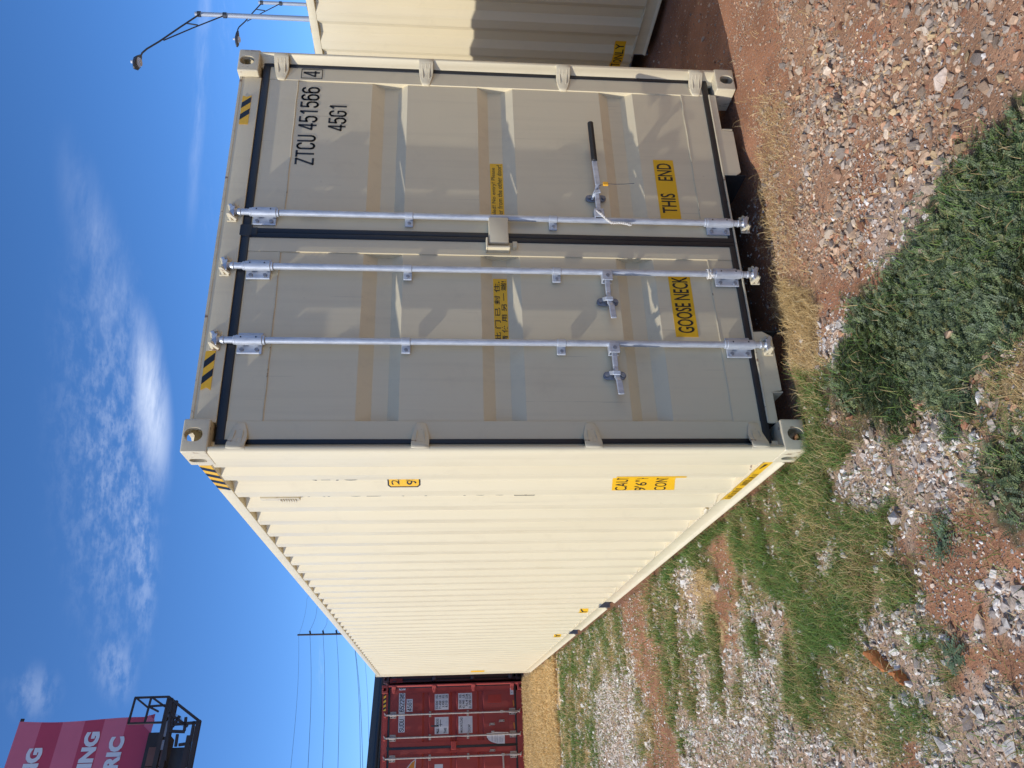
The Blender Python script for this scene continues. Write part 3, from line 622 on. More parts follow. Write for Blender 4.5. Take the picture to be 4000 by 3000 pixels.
sticker_door(X(-0.517), X(-0.214), 1.543, 1.824, 0.066, panel_lines(0, 0, [('32.500', -0.500, -0.345), ('71.650', -0.500, -0.345), ('3.950', -0.470, -0.345), ('8.710', -0.470, -0.345)], 1.824)+panel_lines(0, 0, [('KG.', -0.295, -0.228), ('LB.', -0.295, -0.228), ('KG.', -0.295, -0.228), ('LB.', -0.295, -0.228)], 1.824), 'white', er, 0.018)
sticker_door(X(-0.514), X(-0.210), 1.060, 1.345, 0.066, panel_lines(0, 0, [('28.550', -0.500, -0.345), ('62.940', -0.500, -0.345), ('76.4', -0.470, -0.345), ('2.700', -0.500, -0.345)], 1.345)+panel_lines(0, 0, [('KG.', -0.295, -0.228), ('LB.', -0.295, -0.228), ('CU.M.', -0.325, -0.225), ('CU.FT.', -0.325, -0.225)], 1.345), 'white', er, 0.018)
lb = sticker_door(X(-0.970), X(-0.652), 1.543, 1.822, 0.066, [('MAX.', X(-0.955), X(-0.865), 1.74, 1.79), ('GROSS', X(-0.80), X(-0.68), 1.74, 1.79), ('TARE', X(-0.955), X(-0.855), 1.585, 1.635)], 'white', er, 0.018)
for (a, b, c, d_) in ((-0.83, -0.70, 1.70, 1.712), (-0.80, -0.79, 1.67, 1.73), (-0.93, -0.87, 1.735, 1.75), (-0.83, -0.80, 1.74, 1.90)): MB().box(X(a), X(b), 0.0628, 0.0632, c, d_).build('ink_smudge', 'bldg_dark', lb, smooth=False)
sticker_door(X(-0.970), X(-0.652), 1.058, 1.342, 0.066, [('MAX.PAYLOAD', X(-0.955), X(-0.668), 1.255, 1.305), ('CU.CAP.', X(-0.955), X(-0.80), 1.10, 1.15)], 'white', er, 0.018)
MB().box(X(-0.420), X(-0.258), 0.0645, 0.066, 0.455, 0.745).build('paint_patch', 'redpatch', er, smooth=False)
for a, b, c, d_ in ((-0.425, -0.420, 0.44, 0.755), (-0.36, -0.258, 0.745, 0.752)): MB().box(X(a), X(b), 0.0642, 0.066, c, d_).build('patch_edge', 'bldg_dark', er, smooth=False)
pl_ = MB().box(X(-0.269), X(-0.145), 0.058, 0.0625, 0.203, 0.272).build('plate', 'white', er, 0.001); MB().cyl((X(-0.23), 0.056, 0.238), (X(-0.23), 0.059, 0.238), 0.007, n=8).build('rivet', 'wood', pl_)
for x_ in (-0.377, -0.80): MB().bar((X(x_), 0.0615, 0.214), (X(x_-0.115), 0.0615, 0.200), 0.003, 0.022).build('orange_mark', 'orange', er)
pp = MB().prism([(X(-1.182)+0.02, 0.63), (X(-1.182), 0.55), (X(-1.185), 0.41), (X(-0.989), 0.405), (X(-0.975), 0.60), (X(-0.985), 0.775), (X(-1.06), 0.770), (X(-1.11), 0.735), (X(-1.14), 0.69)], 1, 0.0485, 0.0500).build('paper_notice', 'white', er, smooth=False)
for z_, a, b in ((0.66, -1.13, -1.03), (0.60, -1.15, -1.01), (0.56, -1.16, -1.0), (0.50, -1.15, -1.06), (0.46, -1.15, -1.08)): MB().box(X(a), X(b), 0.0472, 0.0478, z_, z_+0.010).build('print_line', 'bldg_grey', pp, smooth=False)
for x_, z_ in ((-0.814, 0.655), (-0.757, 0.458), (-1.30, 0.66)): 
    q = MB(); q.box(X(x_)-0.022, X(x_)+0.022, 0.045, 0.062, z_-0.055, z_+0.055); q.bar((X(x_)-0.03, 0.04, z_+0.06), (X(x_)+0.01, 0.045, z_+0.04), 0.02); qo = q.build('handle_retainer', 'old_zinc', er, 0.006)
    for s2 in (-1, 1): MB().cyl((X(x_), 0.04, z_+s2*0.038), (X(x_), 0.046, z_+s2*0.038), 0.010, n=6).build('bolt', 'wood', er)
for i, (xa, za, xb, zb) in enumerate(((-0.585, 0.455, -0.612, 0.14), (-0.968, 0.648, -0.985, 0.33), (-1.384, 0.452, -1.66, 0.448))):
    q = MB(); q.box(X(xa)-0.026, X(xa)+0.026, 0.0, 0.02, za-0.03, za+0.03); q.bar((X(xa), 0.01, za), (X(xb), 0.0, zb), 0.018, 0.030); q.build('handle', 'old_zinc', ob[3-i], 0.003)
# ship-sail emblem cut off by the picture edge
sa = MB().prism([(X(-1.402), 2.188), (X(-1.62), 2.20), (X(-1.78), 2.34), (X(-1.80), 2.47), (X(-1.58), 2.385), (X(-1.46), 2.28)], 1, 0.0645, 0.066).build('emblem', 'white', el, smooth=False)
MB().prism([(X(-1.425), 2.205), (X(-1.60), 2.225), (X(-1.76), 2.35), (X(-1.765), 2.435), (X(-1.57), 2.355), (X(-1.47), 2.27)], 1, 0.0632, 0.0640).build('emblem_field', 'orange', sa, smooth=False)
sticker_door(X(-1.80), X(-1.515), 1.655, 1.820, 0.066, [], 'white', el)
hz = MB().box(X(-0.503), X(-0.159), 0.0435, 0.0450, 2.812, 2.862).build('hazard_sticker', 'yellow', C, smooth=False)
for i in range(4): MB().add([(X(-0.49)+i*0.085+0.03, 0.0425, 2.812), (X(-0.49)+i*0.085+0.07, 0.0425, 2.812), (X(-0.49)+i*0.085+0.04, 0.0425, 2.862), (X(-0.49)+i*0.085, 0.0425, 2.862)], [(0, 1, 2, 3)]).build('black_stripe', 'black', hz, smooth=False, fix=False)
D = container('shipping_container', (0.040, 14.35, 0), 'maroon', 'maroon', notch=False, detail=False)  # second red container; its shade is put into the dark red-brown paint
tag(D, 'second red shipping container, shade put into its dark paint, squeezed between the red container and the beige one', 'container')
door(D, 0.080, 1.192, 'maroon', 'maroon', -1, RREC); door(D, 1.244, 2.372, 'maroon', 'maroon', 1, RREC)
for x_ in (0.6, 1.0, 1.44, 1.86): lock_bar(D, x_, 'old_zinc', cam_m='maroon', dull='wood')
MB().box(0.002, 0.09, 0.0, 0.003, 2.50, 2.76).build('bare_patch', 'redpatch', D)

# ---- small loose things on the doors
def twisted(name, pts, r, label, cat):
    o = MB(); P_ = [Vector(p) for p in pts]; n = 40; cur = []
    L_ = [0]
    for a, b in zip(P_[:-1], P_[1:]): L_.append(L_[-1]+(b-a).length)
    for st_ in range(2):
        q = []
        for i in range(n+1):
            t = L_[-1]*i/n; j = max(k for k in range(len(L_)-1) if L_[k] <= t+1e-9); u = (t-L_[j])/(L_[j+1]-L_[j]); p = P_[j].lerp(P_[j+1], u)
            d = (P_[j+1]-P_[j]).normalized(); a = d.orthogonal().normalized(); b = d.cross(a); ph = t/0.012*math.pi+st_*math.pi
            q.append(p+(a*math.cos(ph)+b*math.sin(ph))*r*0.6)
        o.tube(q, r*0.75, 6)
    return tag(o.build(name, 'rope', None), label, cat)
twisted('rope', [(1.372, 0.006, 0.918), (1.346, -0.002, 0.895), (1.318, 0.004, 0.868), (1.296, 0.010, 0.840), (1.298, 0.010, 0.790), (1.292, 0.010, 0.752), (1.284, 0.010, 0.738), (1.292, 0.012, 0.735), (1.300, 0.012, 0.760)], 0.006, 'short white twisted rope hanging from the lever hub with the black grip', 'rope')
rp = [(0.997+0.0235*math.cos(t), 0.028+0.0235*math.sin(t), 0.326+0.002*t) for t in np.linspace(0, 4*math.pi, 26)]+[(0.985, 0.002, 0.338), (0.972, 0.0, 0.334), (0.966, 0.006, 0.326)]
twisted('rope', rp, 0.005, 'white rope knotted round the middle lock bar above its bottom guide', 'rope')
sg = empty('wire_seal', (1.50, 0.0, 0.89)); tag(sg, 'yellow tag with a thin dark wire sealing the black gripped handle', 'seal')
MB().box(-0.012+0.045, 0.012+0.045, -0.010, 0.002, -0.052, -0.022).build('tag', 'tag', sg, 0.003)
MB().tube([(0.010, 0.008, 0.012), (0.022, -0.012, 0.006), (0.040, -0.006, -0.02), (0.046, -0.004, -0.05), (0.044, -0.004, -0.09), (0.050, 0.0, -0.14), (0.060, 0.004, -0.20)], 0.0018, 5).build('wire', 'wire', sg)

# ---- dark building behind the red container
bo = empty('warehouse', (-1.824, 30.73, 0), math.atan2(2.717, 3.593)); tag(bo, 'charcoal metal roofed building seen just above the red container', 'building')
MB().box(-12, 30, 0.4, 14, 0, 4.00).build('wall', 'bldg_grey', bo)
MB().box(-12.3, 30.3, 0.0, 14.3, 4.24, 4.50).build('roof', 'bldg_dark', bo, 0.02); MB().box(-12.3, 30.3, 0.10, 14.2, 4.03, 4.237).build('fascia', 'bldg_dark', bo)
MB().tube([(-12.2, -0.06, 4.18), (30.2, -0.06, 4.18)], 0.075, 8).build('gutter', 'bldg_dark', bo)
MB().box(1.50, 30, 0.20, 0.397, 2.2, 4.02).build('dark_panel', 'bldg_dark', bo)
MB().box(2.3, 2.9, 0.12, 0.19, 3.3, 4.0).build('downpipe_box', 'bldg_grey', bo)
for i in range(31): MB().box(-11.8+i*0.42, -11.76+i*0.42, 0.385, 0.397, 0.2, 3.98).build('siding_rib', 'bldg_grey', bo)

# ---- billboard high up at the left
BAZ = R(74); bb = empty('billboard', (-0.03, 25.0, 0.0), 0.0)
bb.rotation_euler = (0, 0, math.atan2(math.cos(BAZ), math.sin(BAZ)))       # local +x runs to the right along the face, -y looks at the yard
tag(bb, 'tall crimson striped billboard on a dark steel frame with a lattice catwalk', 'billboard')
WB = 14.0
bx_ = MB()                      # the skin with its wavering right edge, in slanted bands of two reds
ZT, ZB = 14.95, 10.84
def edge_s(z): t = (ZT-z)/(ZT-ZB); return 0.015-0.05*math.sin(t*5.5)-0.03*t+(0.10*max(0, t-0.93)/0.07)
bands = [14.95, 14.27, 13.62, 12.95, 12.35, 11.66, 10.84]
for i in range(6):
    za, zb = bands[i], bands[i+1]; n = 5; v = []; 
    for k in range(n+1):
        z = za+(zb-za)*k/n; v.append((edge_s(z), -0.01, z))
    slope = 0.055 if i < 5 else 0.02
    for k in range(n, -1, -1):
        z = za+(zb-za)*k/n; d0 = (-0.20 if i < 3 else 0.06)*0.0
        v.append((-WB, -0.01, z))
    m_ = MB(); m_.add(v+[(x, 0.02, z) for x, y, z in v], [tuple(range(len(v))), tuple(range(2*len(v)-1, len(v)-1, -1))]+[(j, (j+1) % len(v), (j+1) % len(v)+len(v), j+len(v)) for j in range(len(v))])
    m_.build('banner_band', 'ban_b' if i % 2 == 0 else 'ban_a', bb, smooth=False)
MB().add([(0.10, -0.02, 11.02), (-0.25, -0.025, 11.10), (-0.47, -0.02, 10.84), (-0.08, -0.03, 10.80)], [(0, 1, 2, 3)]).build('loose_flap', 'ban_b', bb, fix=False)
for body, x0, x1, z0, z1 in (('ING', -1.86, -0.81, 13.96, 14.42), ('ING', -1.45, -0.38, 12.37, 12.82), ('TRIC', -1.95, -0.55, 11.58, 12.03)):
    text_door('lettering', body, x0, x1, z0, z1, -0.03, 'ban_t', bb, 0.055)
def bars(name, lst, w, m='bb_frame'):
    for p, q in lst: MB().bar(p, q, w).build(name, m, bb)
# catwalk cage that juts out past the right edge
c0, c1, ya, yb2 = 0.30, -0.48, -1.0, -0.55
bars('cage_bar', [((c0, ya, 11.24), (c0, ya, 10.22)), ((c1, ya, 11.26), (c1, ya, 10.22)), ((c0, ya, 11.22), (c1, ya, 11.24)), ((c0-0.02, ya, 10.74), (c1, ya, 10.76)), ((c0, ya, 10.22), (c1, ya, 10.22)),
                  ((c0, ya, 11.2), (c0-0.32, ya, 10.76)), ((c0, ya, 10.72), (c0-0.30, ya, 10.26)), ((c0-0.28, ya, 10.74), (c0-0.26, ya, 10.26)), ((c0-0.29, ya, 10.74), (c0-0.45, ya, 10.42))], 0.055)
bars('truss_bar', [((c0, ya, 10.22), (-0.48, ya, 9.12)), ((c0-0.05, ya, 10.1), (-1.6, ya, 9.9)), ((-0.48, ya, 9.12), (-1.8, ya, 9.10)), ((-0.2, ya, 10.1), (-0.62, ya, 9.45)), ((-0.30, ya, 9.75), (-0.62, ya, 9.9)),
                   ((-0.48, ya, 9.28), (-1.8, ya, 9.26)), ((-0.55, ya, 9.9), (-0.52, ya, 9.2)), ((-0.35, ya, 9.55), (-0.75, ya, 9.52)), ((-0.75, ya, 9.95), (-0.78, ya, 9.5)), ((-0.85, ya, 9.7), (-1.2, ya, 9.68)), ((-1.16, ya, 9.6), (-1.12, ya, 9.25))], 0.075)
bars('main_beam', [((c0-0.05, ya+0.05, 10.18), (-3.2, ya+0.05, 10.18)), ((c0-0.12, ya+0.05, 9.98), (-3.2, ya+0.05, 9.96)), ((-0.45, ya+0.02, 9.14), (-3.2, ya+0.02, 9.14)), ((-0.9, ya+0.02, 9.34), (-3.2, ya+0.02, 9.34))], 0.13)
for x_, l in ((-0.05, 0.26), (-0.45, 0.45), (-1.0, 0.28), (-0.62, 0.45), (-1.35, 0.7)):
    zz = 10.08 if x_ > -0.6 and x_ != -0.62 else (9.22 if x_ in (-0.62, -1.35) else 10.08)
    MB().box(x_-l, x_, ya+0.0, ya+0.03, zz-0.06, zz+0.06).build('grating', 'bb_mesh', bb)
for i in range(16):
    x_ = -0.22-0.022*i; MB().bar((x_, ya-0.01, 9.92-0.012*i), (x_-0.10, ya-0.01, 9.70-0.012*i), 0.006).build('mesh_wire', 'bb_mesh', bb)
MB().box(-3.2, -0.55, -0.3, 0.5, 10.22, 10.80).build('back_box', 'bb_frame', bb); 
for i in range(4): MB().box(-1.55-i*0.58, -1.0-i*0.58, -0.34, -0.302, 10.24, 10.68).build('primer_panel', 'bb_rust', bb)
MB().box(-3.2, -1.07, -0.45, 0.6, 9.58, 9.95).build('service_box', 'bldg_dark', bb)
MB().box(-WB, -0.5, 0.05, 0.5, 10.9, 14.9).build('backing', 'bb_frame', bb)
MB().cyl((-7, 0.3, 0), (-7, 0.3, 11), 0.55, n=20).build('column', 'bb_frame', bb); MB().box(-WB, -0.6, 0.0, 0.7, 10.3, 10.85).build('torsion_beam', 'bb_frame', bb)
MB().box(0.02, 0.10, -0.02, 0.03, 14.84, 14.94).build('hook', 'bb_frame', bb)

# ---- power pole with its lines
PX, PY_ = 5.13, 46.0
up_ = empty('utility_pole', (PX, PY_, 0)); tag(up_, 'thin dark utility pole with pin insulators rising behind the container roof', 'pole')
MB().cyl((0, 0, 0), (0, 0, 10.05), 0.075, 0.05, n=12).build('pole', 'wood', up_)
def at_y(x, y, Y): return Vector(on(x, y, 1, Y))
ins = []
for px_ in (1213, 1264, 1316):
    p = at_y(px_, 2478, PY_); z = p.z; MB().cyl((0, 0, z), (0.22, 0, z+0.06), 0.05, n=8).build('insulator', 'lamp_dark', up_); ins.append(Vector((PX+0.22, PY_, z+0.06)))
def wire(px_l, px_mid, px_r, rad, which, yl=30.0, yr=58.0):
    a = at_y(*px_l, yl); b = px_mid if isinstance(px_mid, Vector) else at_y(*px_mid, PY_)
    a2 = a+(a-b)*0.8                                    # the line runs on beyond the picture
    pts = [a2, a, b]
    if px_r: c = at_y(*px_r, yr); pts += [c, c+(c-b)*0.5]
    out = []
    for p, q in zip(pts[:-1], pts[1:]):
        for i in range(8): t = i/8; out.append(p.lerp(q, t)+Vector((0, 0, -0.10*math.sin(math.pi*t) if (q-p).length > 6 else 0)))
    out.append(pts[-1])
    return tag(MB().tube(out, rad, 5).build('power_line', 'wire', None), 'thin dark overhead wire, '+which, 'wire', 'overhead wires against the sky')
wire((1136, 2997), (1167, 2483), (1199, 2340), 0.006, 'topmost of the lines on the pole'); wire((1203, 3000), ins[0], (1238, 2374), 0.009, 'tied to the top insulator'); wire((1260, 3000), ins[1], (1277, 2418), 0.009, 'tied to the middle insulator'); wire((1320, 3000), ins[2], (1330, 2440), 0.009, 'tied to the lowest visible insulator')
wire((1408, 3000), (1382, 2500), None, 0.009, 'upper of the slanting pair just above the dark roof'); wire((1417, 3000), (1383, 2500), None, 0.009, 'lower of the slanting pair just above the dark roof'); wire((1442, 3000), (1416, 2500), None, 0.006, 'faintest and lowest, touching the dark roof')

# ---- two street lamps at the right
def street_lamp(base, top, head, label, s=1.0):
    base = Vector(base); T = Vector(top)-base; H = Vector(head)-base
    E = empty('street_lamp', base); tag(E, label, 'street lamp', 'street lamps beyond the right container')
    MB().cyl((0, 0, 0), T+Vector((0, 0, 0.12)), 0.11, 0.065, n=14).build('pole', 'steel_pole', E)
    d = H-T; mid = T+d*0.60+Vector((0, 0, 0.10)); e = T+d*0.90+Vector((0, 0, 0.08))
    MB().tube([T+Vector((0, 0, -0.02)), T+d*0.3+Vector((0, 0, 0.05)), mid, T+d*0.76+Vector((0, 0, 0.17)), T+d*0.84+Vector((0, 0, 0.15)), e], 0.024, 8).build('arm', 'lamp_dark', E)
    MB().tube([T+Vector((0, 0, -0.75)), T+d*0.3+Vector((0, 0, -0.32)), T+d*0.58+Vector((0, 0, 0.03))], 0.018, 8).build('brace', 'lamp_dark', E)
    MB().bar(T+d*0.21+Vector((0, 0, 0.03)), T+d*0.24+Vector((0, 0, -0.36)), 0.03).build('strut', 'lamp_dark', E)
    for z in (0.0, -0.75): MB().cyl(T+Vector((0, 0, z-0.05)), T+Vector((0, 0, z+0.05)), 0.085, n=12).build('clamp', 'lamp_dark', E)
    hd = Vector((d.x, d.y, 0)).normalized(); sd = Vector((-hd.y, hd.x, 0)); hv = []; hf = []
    secs = [(0.0, 0.04, 0.04), (0.16, 0.10, 0.07), (0.36, 0.17, 0.08), (0.58, 0.15, 0.06), (0.72, 0.05, 0.03)]
    o = e-hd*0.04
    for t, w, h in secs: hv += [o+hd*t-sd*w+Vector((0, 0, -h*0.5)), o+hd*t+sd*w+Vector((0, 0, -h*0.5)), o+hd*t+sd*w*0.7+Vector((0, 0, h)), o+hd*t-sd*w*0.7+Vector((0, 0, h))]
    for i in range(4): hf += [(4*i+k, 4*i+(k+1) % 4, 4*i+4+(k+1) % 4, 4*i+4+k) for k in range(4)]
    hf += [(3, 2, 1, 0), (16, 17, 18, 19)]
    MB().add(hv, hf).build('lamp_head', 'lamp_dark', E, 0.01)
    MB().cyl(o+hd*0.40+Vector((0, 0, -0.10)), o+hd*0.40+Vector((0, 0, -0.03)), 0.10, 0.14, n=14).build('lens', 'lens', E)
    MB().cyl(o+hd*0.38+Vector((0, 0, 0.06)), o+hd*0.38+Vector((0, 0, 0.17)), 0.045, n=10).build('photocell', 'lens', E)
street_lamp((19.35, 14.45, 0), (19.044, 14.193, 9.0), (16.031, 13.225, 10.0), 'nearer and taller looking street lamp with a long bent arm')
street_lamp((26.75, 20.15, 0), (26.407, 19.884, 9.0), (24.9, 20.2, 9.85), 'smaller, more distant street lamp close behind the right container roof')

# ------------------------------------------------------------------ ground
def vnoise(x, y, sc, seed=0):
    x = np.asarray(x, float)*sc+seed*17.3; y = np.asarray(y, float)*sc-seed*9.1
    xi = np.floor(x).astype(np.int64); yi = np.floor(y).astype(np.int64); u = x-xi; v = y-yi; u = u*u*(3-2*u); v = v*v*(3-2*v)
    def h(a, b):
        n = (a*374761393+b*668265263+seed*974711) & 0xffffffff; n = ((n ^ (n >> 13))*1274126177) & 0xffffffff; return ((n ^ (n >> 16)) & 0xffff)/65535.0
    return (h(xi, yi)*(1-u)+h(xi+1, yi)*u)*(1-v)+(h(xi, yi+1)*(1-u)+h(xi+1, yi+1)*u)*v
def fbm(x, y, sc, seed=0, o=4):
    s = 0; a = 0.5; t = 0
    for i in range(o): s = s+a*vnoise(x, y, sc*2**i, seed+i); t += a; a *= 0.55
    return s/t
def sstep(a, b, x): t = np.clip((x-a)/(b-a), 0, 1); return t*t*(3-2*t)
def gz(x, y):
    x = np.asarray(x, float); y = np.asarray(y, float)
    z = -0.014+0.040*(fbm(x, y, 1.3, 3)-0.5)+0.012*(fbm(x, y, 7, 8, 3)-0.5)
    dip = sstep(0.45, 0.75, x)*sstep(1.95, 1.6, x)*sstep(-0.22, 0.10, y)*sstep(14, 11, y); z = z-0.055*dip
    z = z-0.030*sstep(2.3, 2.9, x)*sstep(4.3, 3.6, x)
    z = z-0.050*sstep(3.0, 4.0, x)
    foot = np.zeros_like(z)
    for (a, b, c, d) in ((0, 2.438, 0.0, 12.2), (4.15, 6.6, -4.9, 7.4), (-2.46, 0, 14, 26.2), (0.04, 2.48, 14.35, 26.6)):
        foot = np.maximum(foot, sstep(a-0.12, a, x)*sstep(b+0.12, b, x)*sstep(c-0.12, c, y)*sstep(d+0.12, d, y))
    z = np.where(foot > 0, np.minimum(z, -0.012*foot+z*(1-foot)), z)
    far = sstep(14, 60, np.hypot(x, y)); return z*(1-far)-0.02*far

SOIL, TAN, WHITE, GRASS, DRY, MAT, OLIVE, MIXED, SPARSE = range(9)
ZONES = [   # outlines read off the photograph; each point is a direction that meets the ground
 (SOIL, [(2500, -200), (3000, -200), (3080, 330), (3020, 480), (2990, 640), (3010, 900), (3040, 1010), (2700, 1010), (2500, 600)]),
 (SOIL, [(3350, 600), (3450, 560), (3470, 980), (3400, 1040), (3340, 900)]), (SOIL, [(3340, 60), (3420, 40), (3440, 300), (3360, 330)]),
 (SPARSE, [(2965, 420), (3090, 380), (3110, 700), (3140, 1020), (2990, 1020), (2975, 700)]),
 (WHITE, [(3380, 760), (3560, 640), (3700, 700), (3620, 900), (3500, 1090), (3420, 1060)]),
 (SOIL, [(3210, 1040), (3480, 1060), (3340, 1180), (3300, 1400), (3200, 1400)]),
 (WHITE, [(3190, 1250), (3300, 1230), (3310, 1400), (3200, 1410)]),
 (SPARSE, [(2980, 980), (3180, 980), (3210, 1120), (3000, 1150)]),
 (DRY, [(3000, 1120), (3190, 1100), (3205, 1200), (3190, 1300), (3200, 1400), (3150, 1450), (3120, 1490), (3040, 1440), (3010, 1270)]),
 (MIXED, [(3100, 1760), (3330, 1740), (3340, 1990), (3300, 2300), (3500, 2440), (3380, 2560), (3660, 2800), (3560, 3100), (3000, 3100), (2150, 3100), (2060, 2640), (2250, 2400), (2700, 2050)]),
 (WHITE, [(3387, 1723), (3592, 1693), (3640, 1640), (3770, 1640), (3850, 1670), (3850, 1880), (3800, 1950), (3700, 2010), (3560, 2090), (3500, 1990), (3300, 2000), (3230, 1844), (3303, 1802)]),
 (SOIL, [(3480, 2060), (3560, 2090), (3720, 2010), (3850, 2050), (4100, 2060), (4100, 2270), (3900, 2300), (3850, 2450), (3720, 2480), (3640, 2420), (3600, 2330), (3600, 2220), (3500, 2160)]),
 (SOIL, [(3760, 2560), (3900, 2480), (4000, 2600), (3960, 2740), (3800, 2720)]), (WHITE, [(3850, 2300), (4100, 2270), (4100, 2560), (3900, 2480)]), (WHITE, [(3640, 2760), (3800, 2720), (4100, 2640), (4100, 3100), (3560, 3100)]),
 (WHITE, [(3360, 2430), (3560, 2440), (3640, 2500), (3560, 2600), (3420, 2570)]),
 (WHITE, [(2640, 2560), (3060, 2520), (3090, 2800), (3180, 2890), (3400, 2890), (3440, 3100), (2680, 3100)]), (WHITE, [(2320, 2640), (2470, 2620), (2540, 3100), (2360, 3100)]), (WHITE, [(2265, 2430), (2330, 2400), (2320, 2600), (2262, 2600)]),
 (SOIL, [(2400, 2330), (2520, 2250), (2560, 2480), (2600, 2640), (2660, 3100), (2560, 3100), (2500, 2700), (2440, 2500)]),
 (SOIL, [(2780, 2080), (2850, 2050), (2890, 2230), (2900, 2420), (2850, 2400), (2800, 2220)]),
 (WHITE, [(2640, 2200), (2720, 2180), (2780, 2420), (2700, 2420)]), (WHITE, [(2900, 2330), (3060, 2360), (3050, 2520), (2940, 2560), (2860, 2440)]),
 (DRY, [(2720, 2210), (2760, 2210), (2830, 2460), (2790, 2500), (2740, 2360)]), (DRY, [(2930, 2170), (3010, 2170), (3020, 2280), (2950, 2300)]),
 (GRASS, [(2740, 2060), (2880, 1960), (3100, 1830), (3240, 1800), (3280, 1990), (3483, 1990), (3517, 2088), (3483, 2156), (3578, 2224), (3585, 2325), (3558, 2434), (3517, 2400), (3415, 2366), (3368, 2400), (3300, 2500), (3178, 2420), (3090, 2400), (3050, 2330), (2960, 2320), (2890, 2200), (2850, 2060)]),
 (WHITE, [(3190, 2110), (3260, 2100), (3260, 2240), (3190, 2260)]),
 (GRASS, [(3063, 2420), (3340, 2480), (3361, 2542), (3330, 2620), (3240, 2700), (3230, 2880), (3178, 2888), (3097, 2800), (3070, 2678)]), (OLIVE, [(3361, 2542), (3619, 2712), (3653, 2814), (3558, 2950), (3436, 3100), (3408, 2881), (3260, 2880), (3260, 2700)]),
 (GRASS, [(2520, 2260), (2620, 2180), (2740, 2080), (2800, 2230), (2740, 2240), (2660, 2220), (2640, 2380), (2590, 2560), (2545, 2450)]), (GRASS, [(2600, 2440), (2670, 2420), (2735, 2700), (2745, 2800), (2690, 2780), (2640, 2640)]), (GRASS, [(2750, 2400), (2800, 2400), (2820, 2700), (2805, 2780), (2770, 2740)]),
 (OLIVE, [(2980, 2780), (3030, 2790), (3030, 2930), (2985, 2900)]), (OLIVE, [(2860, 2650), (2910, 2650), (2915, 2790), (2865, 2780)]), (GRASS, [(2900, 2420), (2960, 2400), (3000, 2560), (2930, 2580)]), (OLIVE, [(2480, 2700), (2540, 2720), (2570, 2960), (2500, 2980)]),
 (OLIVE, [(2190, 2520), (2270, 2420), (2400, 2320), (2440, 2500), (2430, 2620), (2330, 2620), (2340, 2990), (2210, 3100), (2190, 2780)]), (GRASS, [(2190, 2560), (2230, 2520), (2230, 2760), (2290, 2990), (2250, 2990), (2200, 2760)]),
 (DRY, [(2030, 2640), (2120, 2573), (2180, 2555), (2187, 2663), (2181, 2784), (2217, 3100), (2040, 3100)]),
 (GRASS, [(3090, 1470), (3170, 1430), (3230, 1400), (3260, 1560), (3250, 1680), (3400, 1650), (3420, 1740), (3330, 1770), (3200, 1810), (3130, 1800)]),
 (MAT, [(4100, 370), (3960, 410), (3890, 530), (3840, 560), (3770, 680), (3650, 770), (3630, 870), (3565, 980), (3490, 1060), (3363, 1139), (3297, 1199), (3327, 1290), (3303, 1386), (3230, 1410), (3220, 1500), (3250, 1640), (3380, 1640), (3411, 1690), (3592, 1655), (3634, 1620), (3755, 1640), (3827, 1645), (3827, 1542), (3803, 1494), (3845, 1386), (3935, 1337), (4100, 1310)]),
 (MAT, [(3830, 1690), (3900, 1650), (4100, 1640), (4100, 2050), (3870, 2040), (3810, 1940)]),
 (OLIVE, [(3827, 1500), (3850, 1390), (3940, 1340), (4100, 1320), (4100, 1640), (3900, 1640), (3835, 1640)]),
]
def in_poly(px, py, poly):
    r = np.zeros(px.shape, bool); n = len(poly)
    for i in range(n):
        x0, y0 = poly[i]; x1, y1 = poly[(i+1) % n]
        c = ((y0 > py) != (y1 > py)) & (px < (x1-x0)*(py-y0)/((y1-y0) or 1e-9)+x0); r ^= c
    return r
def zone(x, y):
    x = np.asarray(x, float); y = np.asarray(y, float)
    jx = x+0.22*(fbm(x, y, 4, 21)-0.5)+0.11*(vnoise(x, y, 19, 5)-0.5); jy = y+0.22*(fbm(x, y, 4, 31)-0.5)+0.11*(vnoise(x, y, 19, 6)-0.5)
    stretch = 1+0.22*np.maximum(y, 0); jx = x+(jx-x)*stretch; jy = y+(jy-y)*(stretch+0.9*np.maximum(y-6.5, 0))
    px, py, w = to_px(np.stack([jx, jy, gz(x, y)], -1))
    z = np.full(x.shape, TAN); n1 = fbm(x, y, 1.1, 40)
    left = (x < -0.15) & ((y > -0.9) | (x < -1.5)); z = np.where(left, np.where(n1 > 0.56, OLIVE, np.where(n1 > 0.48, GRASS, np.where(n1 < 0.36, SOIL, WHITE))), z)
    z = np.where((x > 2.3) & (y > 0.0), SOIL, z); z = np.where((y+2.4*(fbm(x, y, 1.2, 63)-0.5) > 11.2) & (x < 0), DRY, z)
    vis = (w > 0.5) & (px > 1500) & (px < 4150) & (py > -300) & (py < 3150)
    for k, poly in ZONES: z = np.where(vis & in_poly(px, py, poly), k, z)
    mx = fbm(x, y, 3.2, 55)
    z = np.where(z == MIXED, np.where(mx > 0.51, GRASS, np.where(mx > 0.46, OLIVE, np.where(mx < 0.38, SOIL, WHITE))), z)
    inside = (x > 0.02) & (x < 2.42) & (y > 0.12) & (y < 12.2)
    return np.where(inside, SOIL, z)
BASE = {SOIL: (0.355, 0.172, 0.095), TAN: (0.385, 0.215, 0.125), WHITE: (0.45, 0.31, 0.215), GRASS: (0.26, 0.18, 0.09), DRY: (0.62, 0.44, 0.225), MAT: (0.13, 0.105, 0.055), OLIVE: (0.36, 0.26, 0.135), SPARSE: (0.40, 0.225, 0.125)}
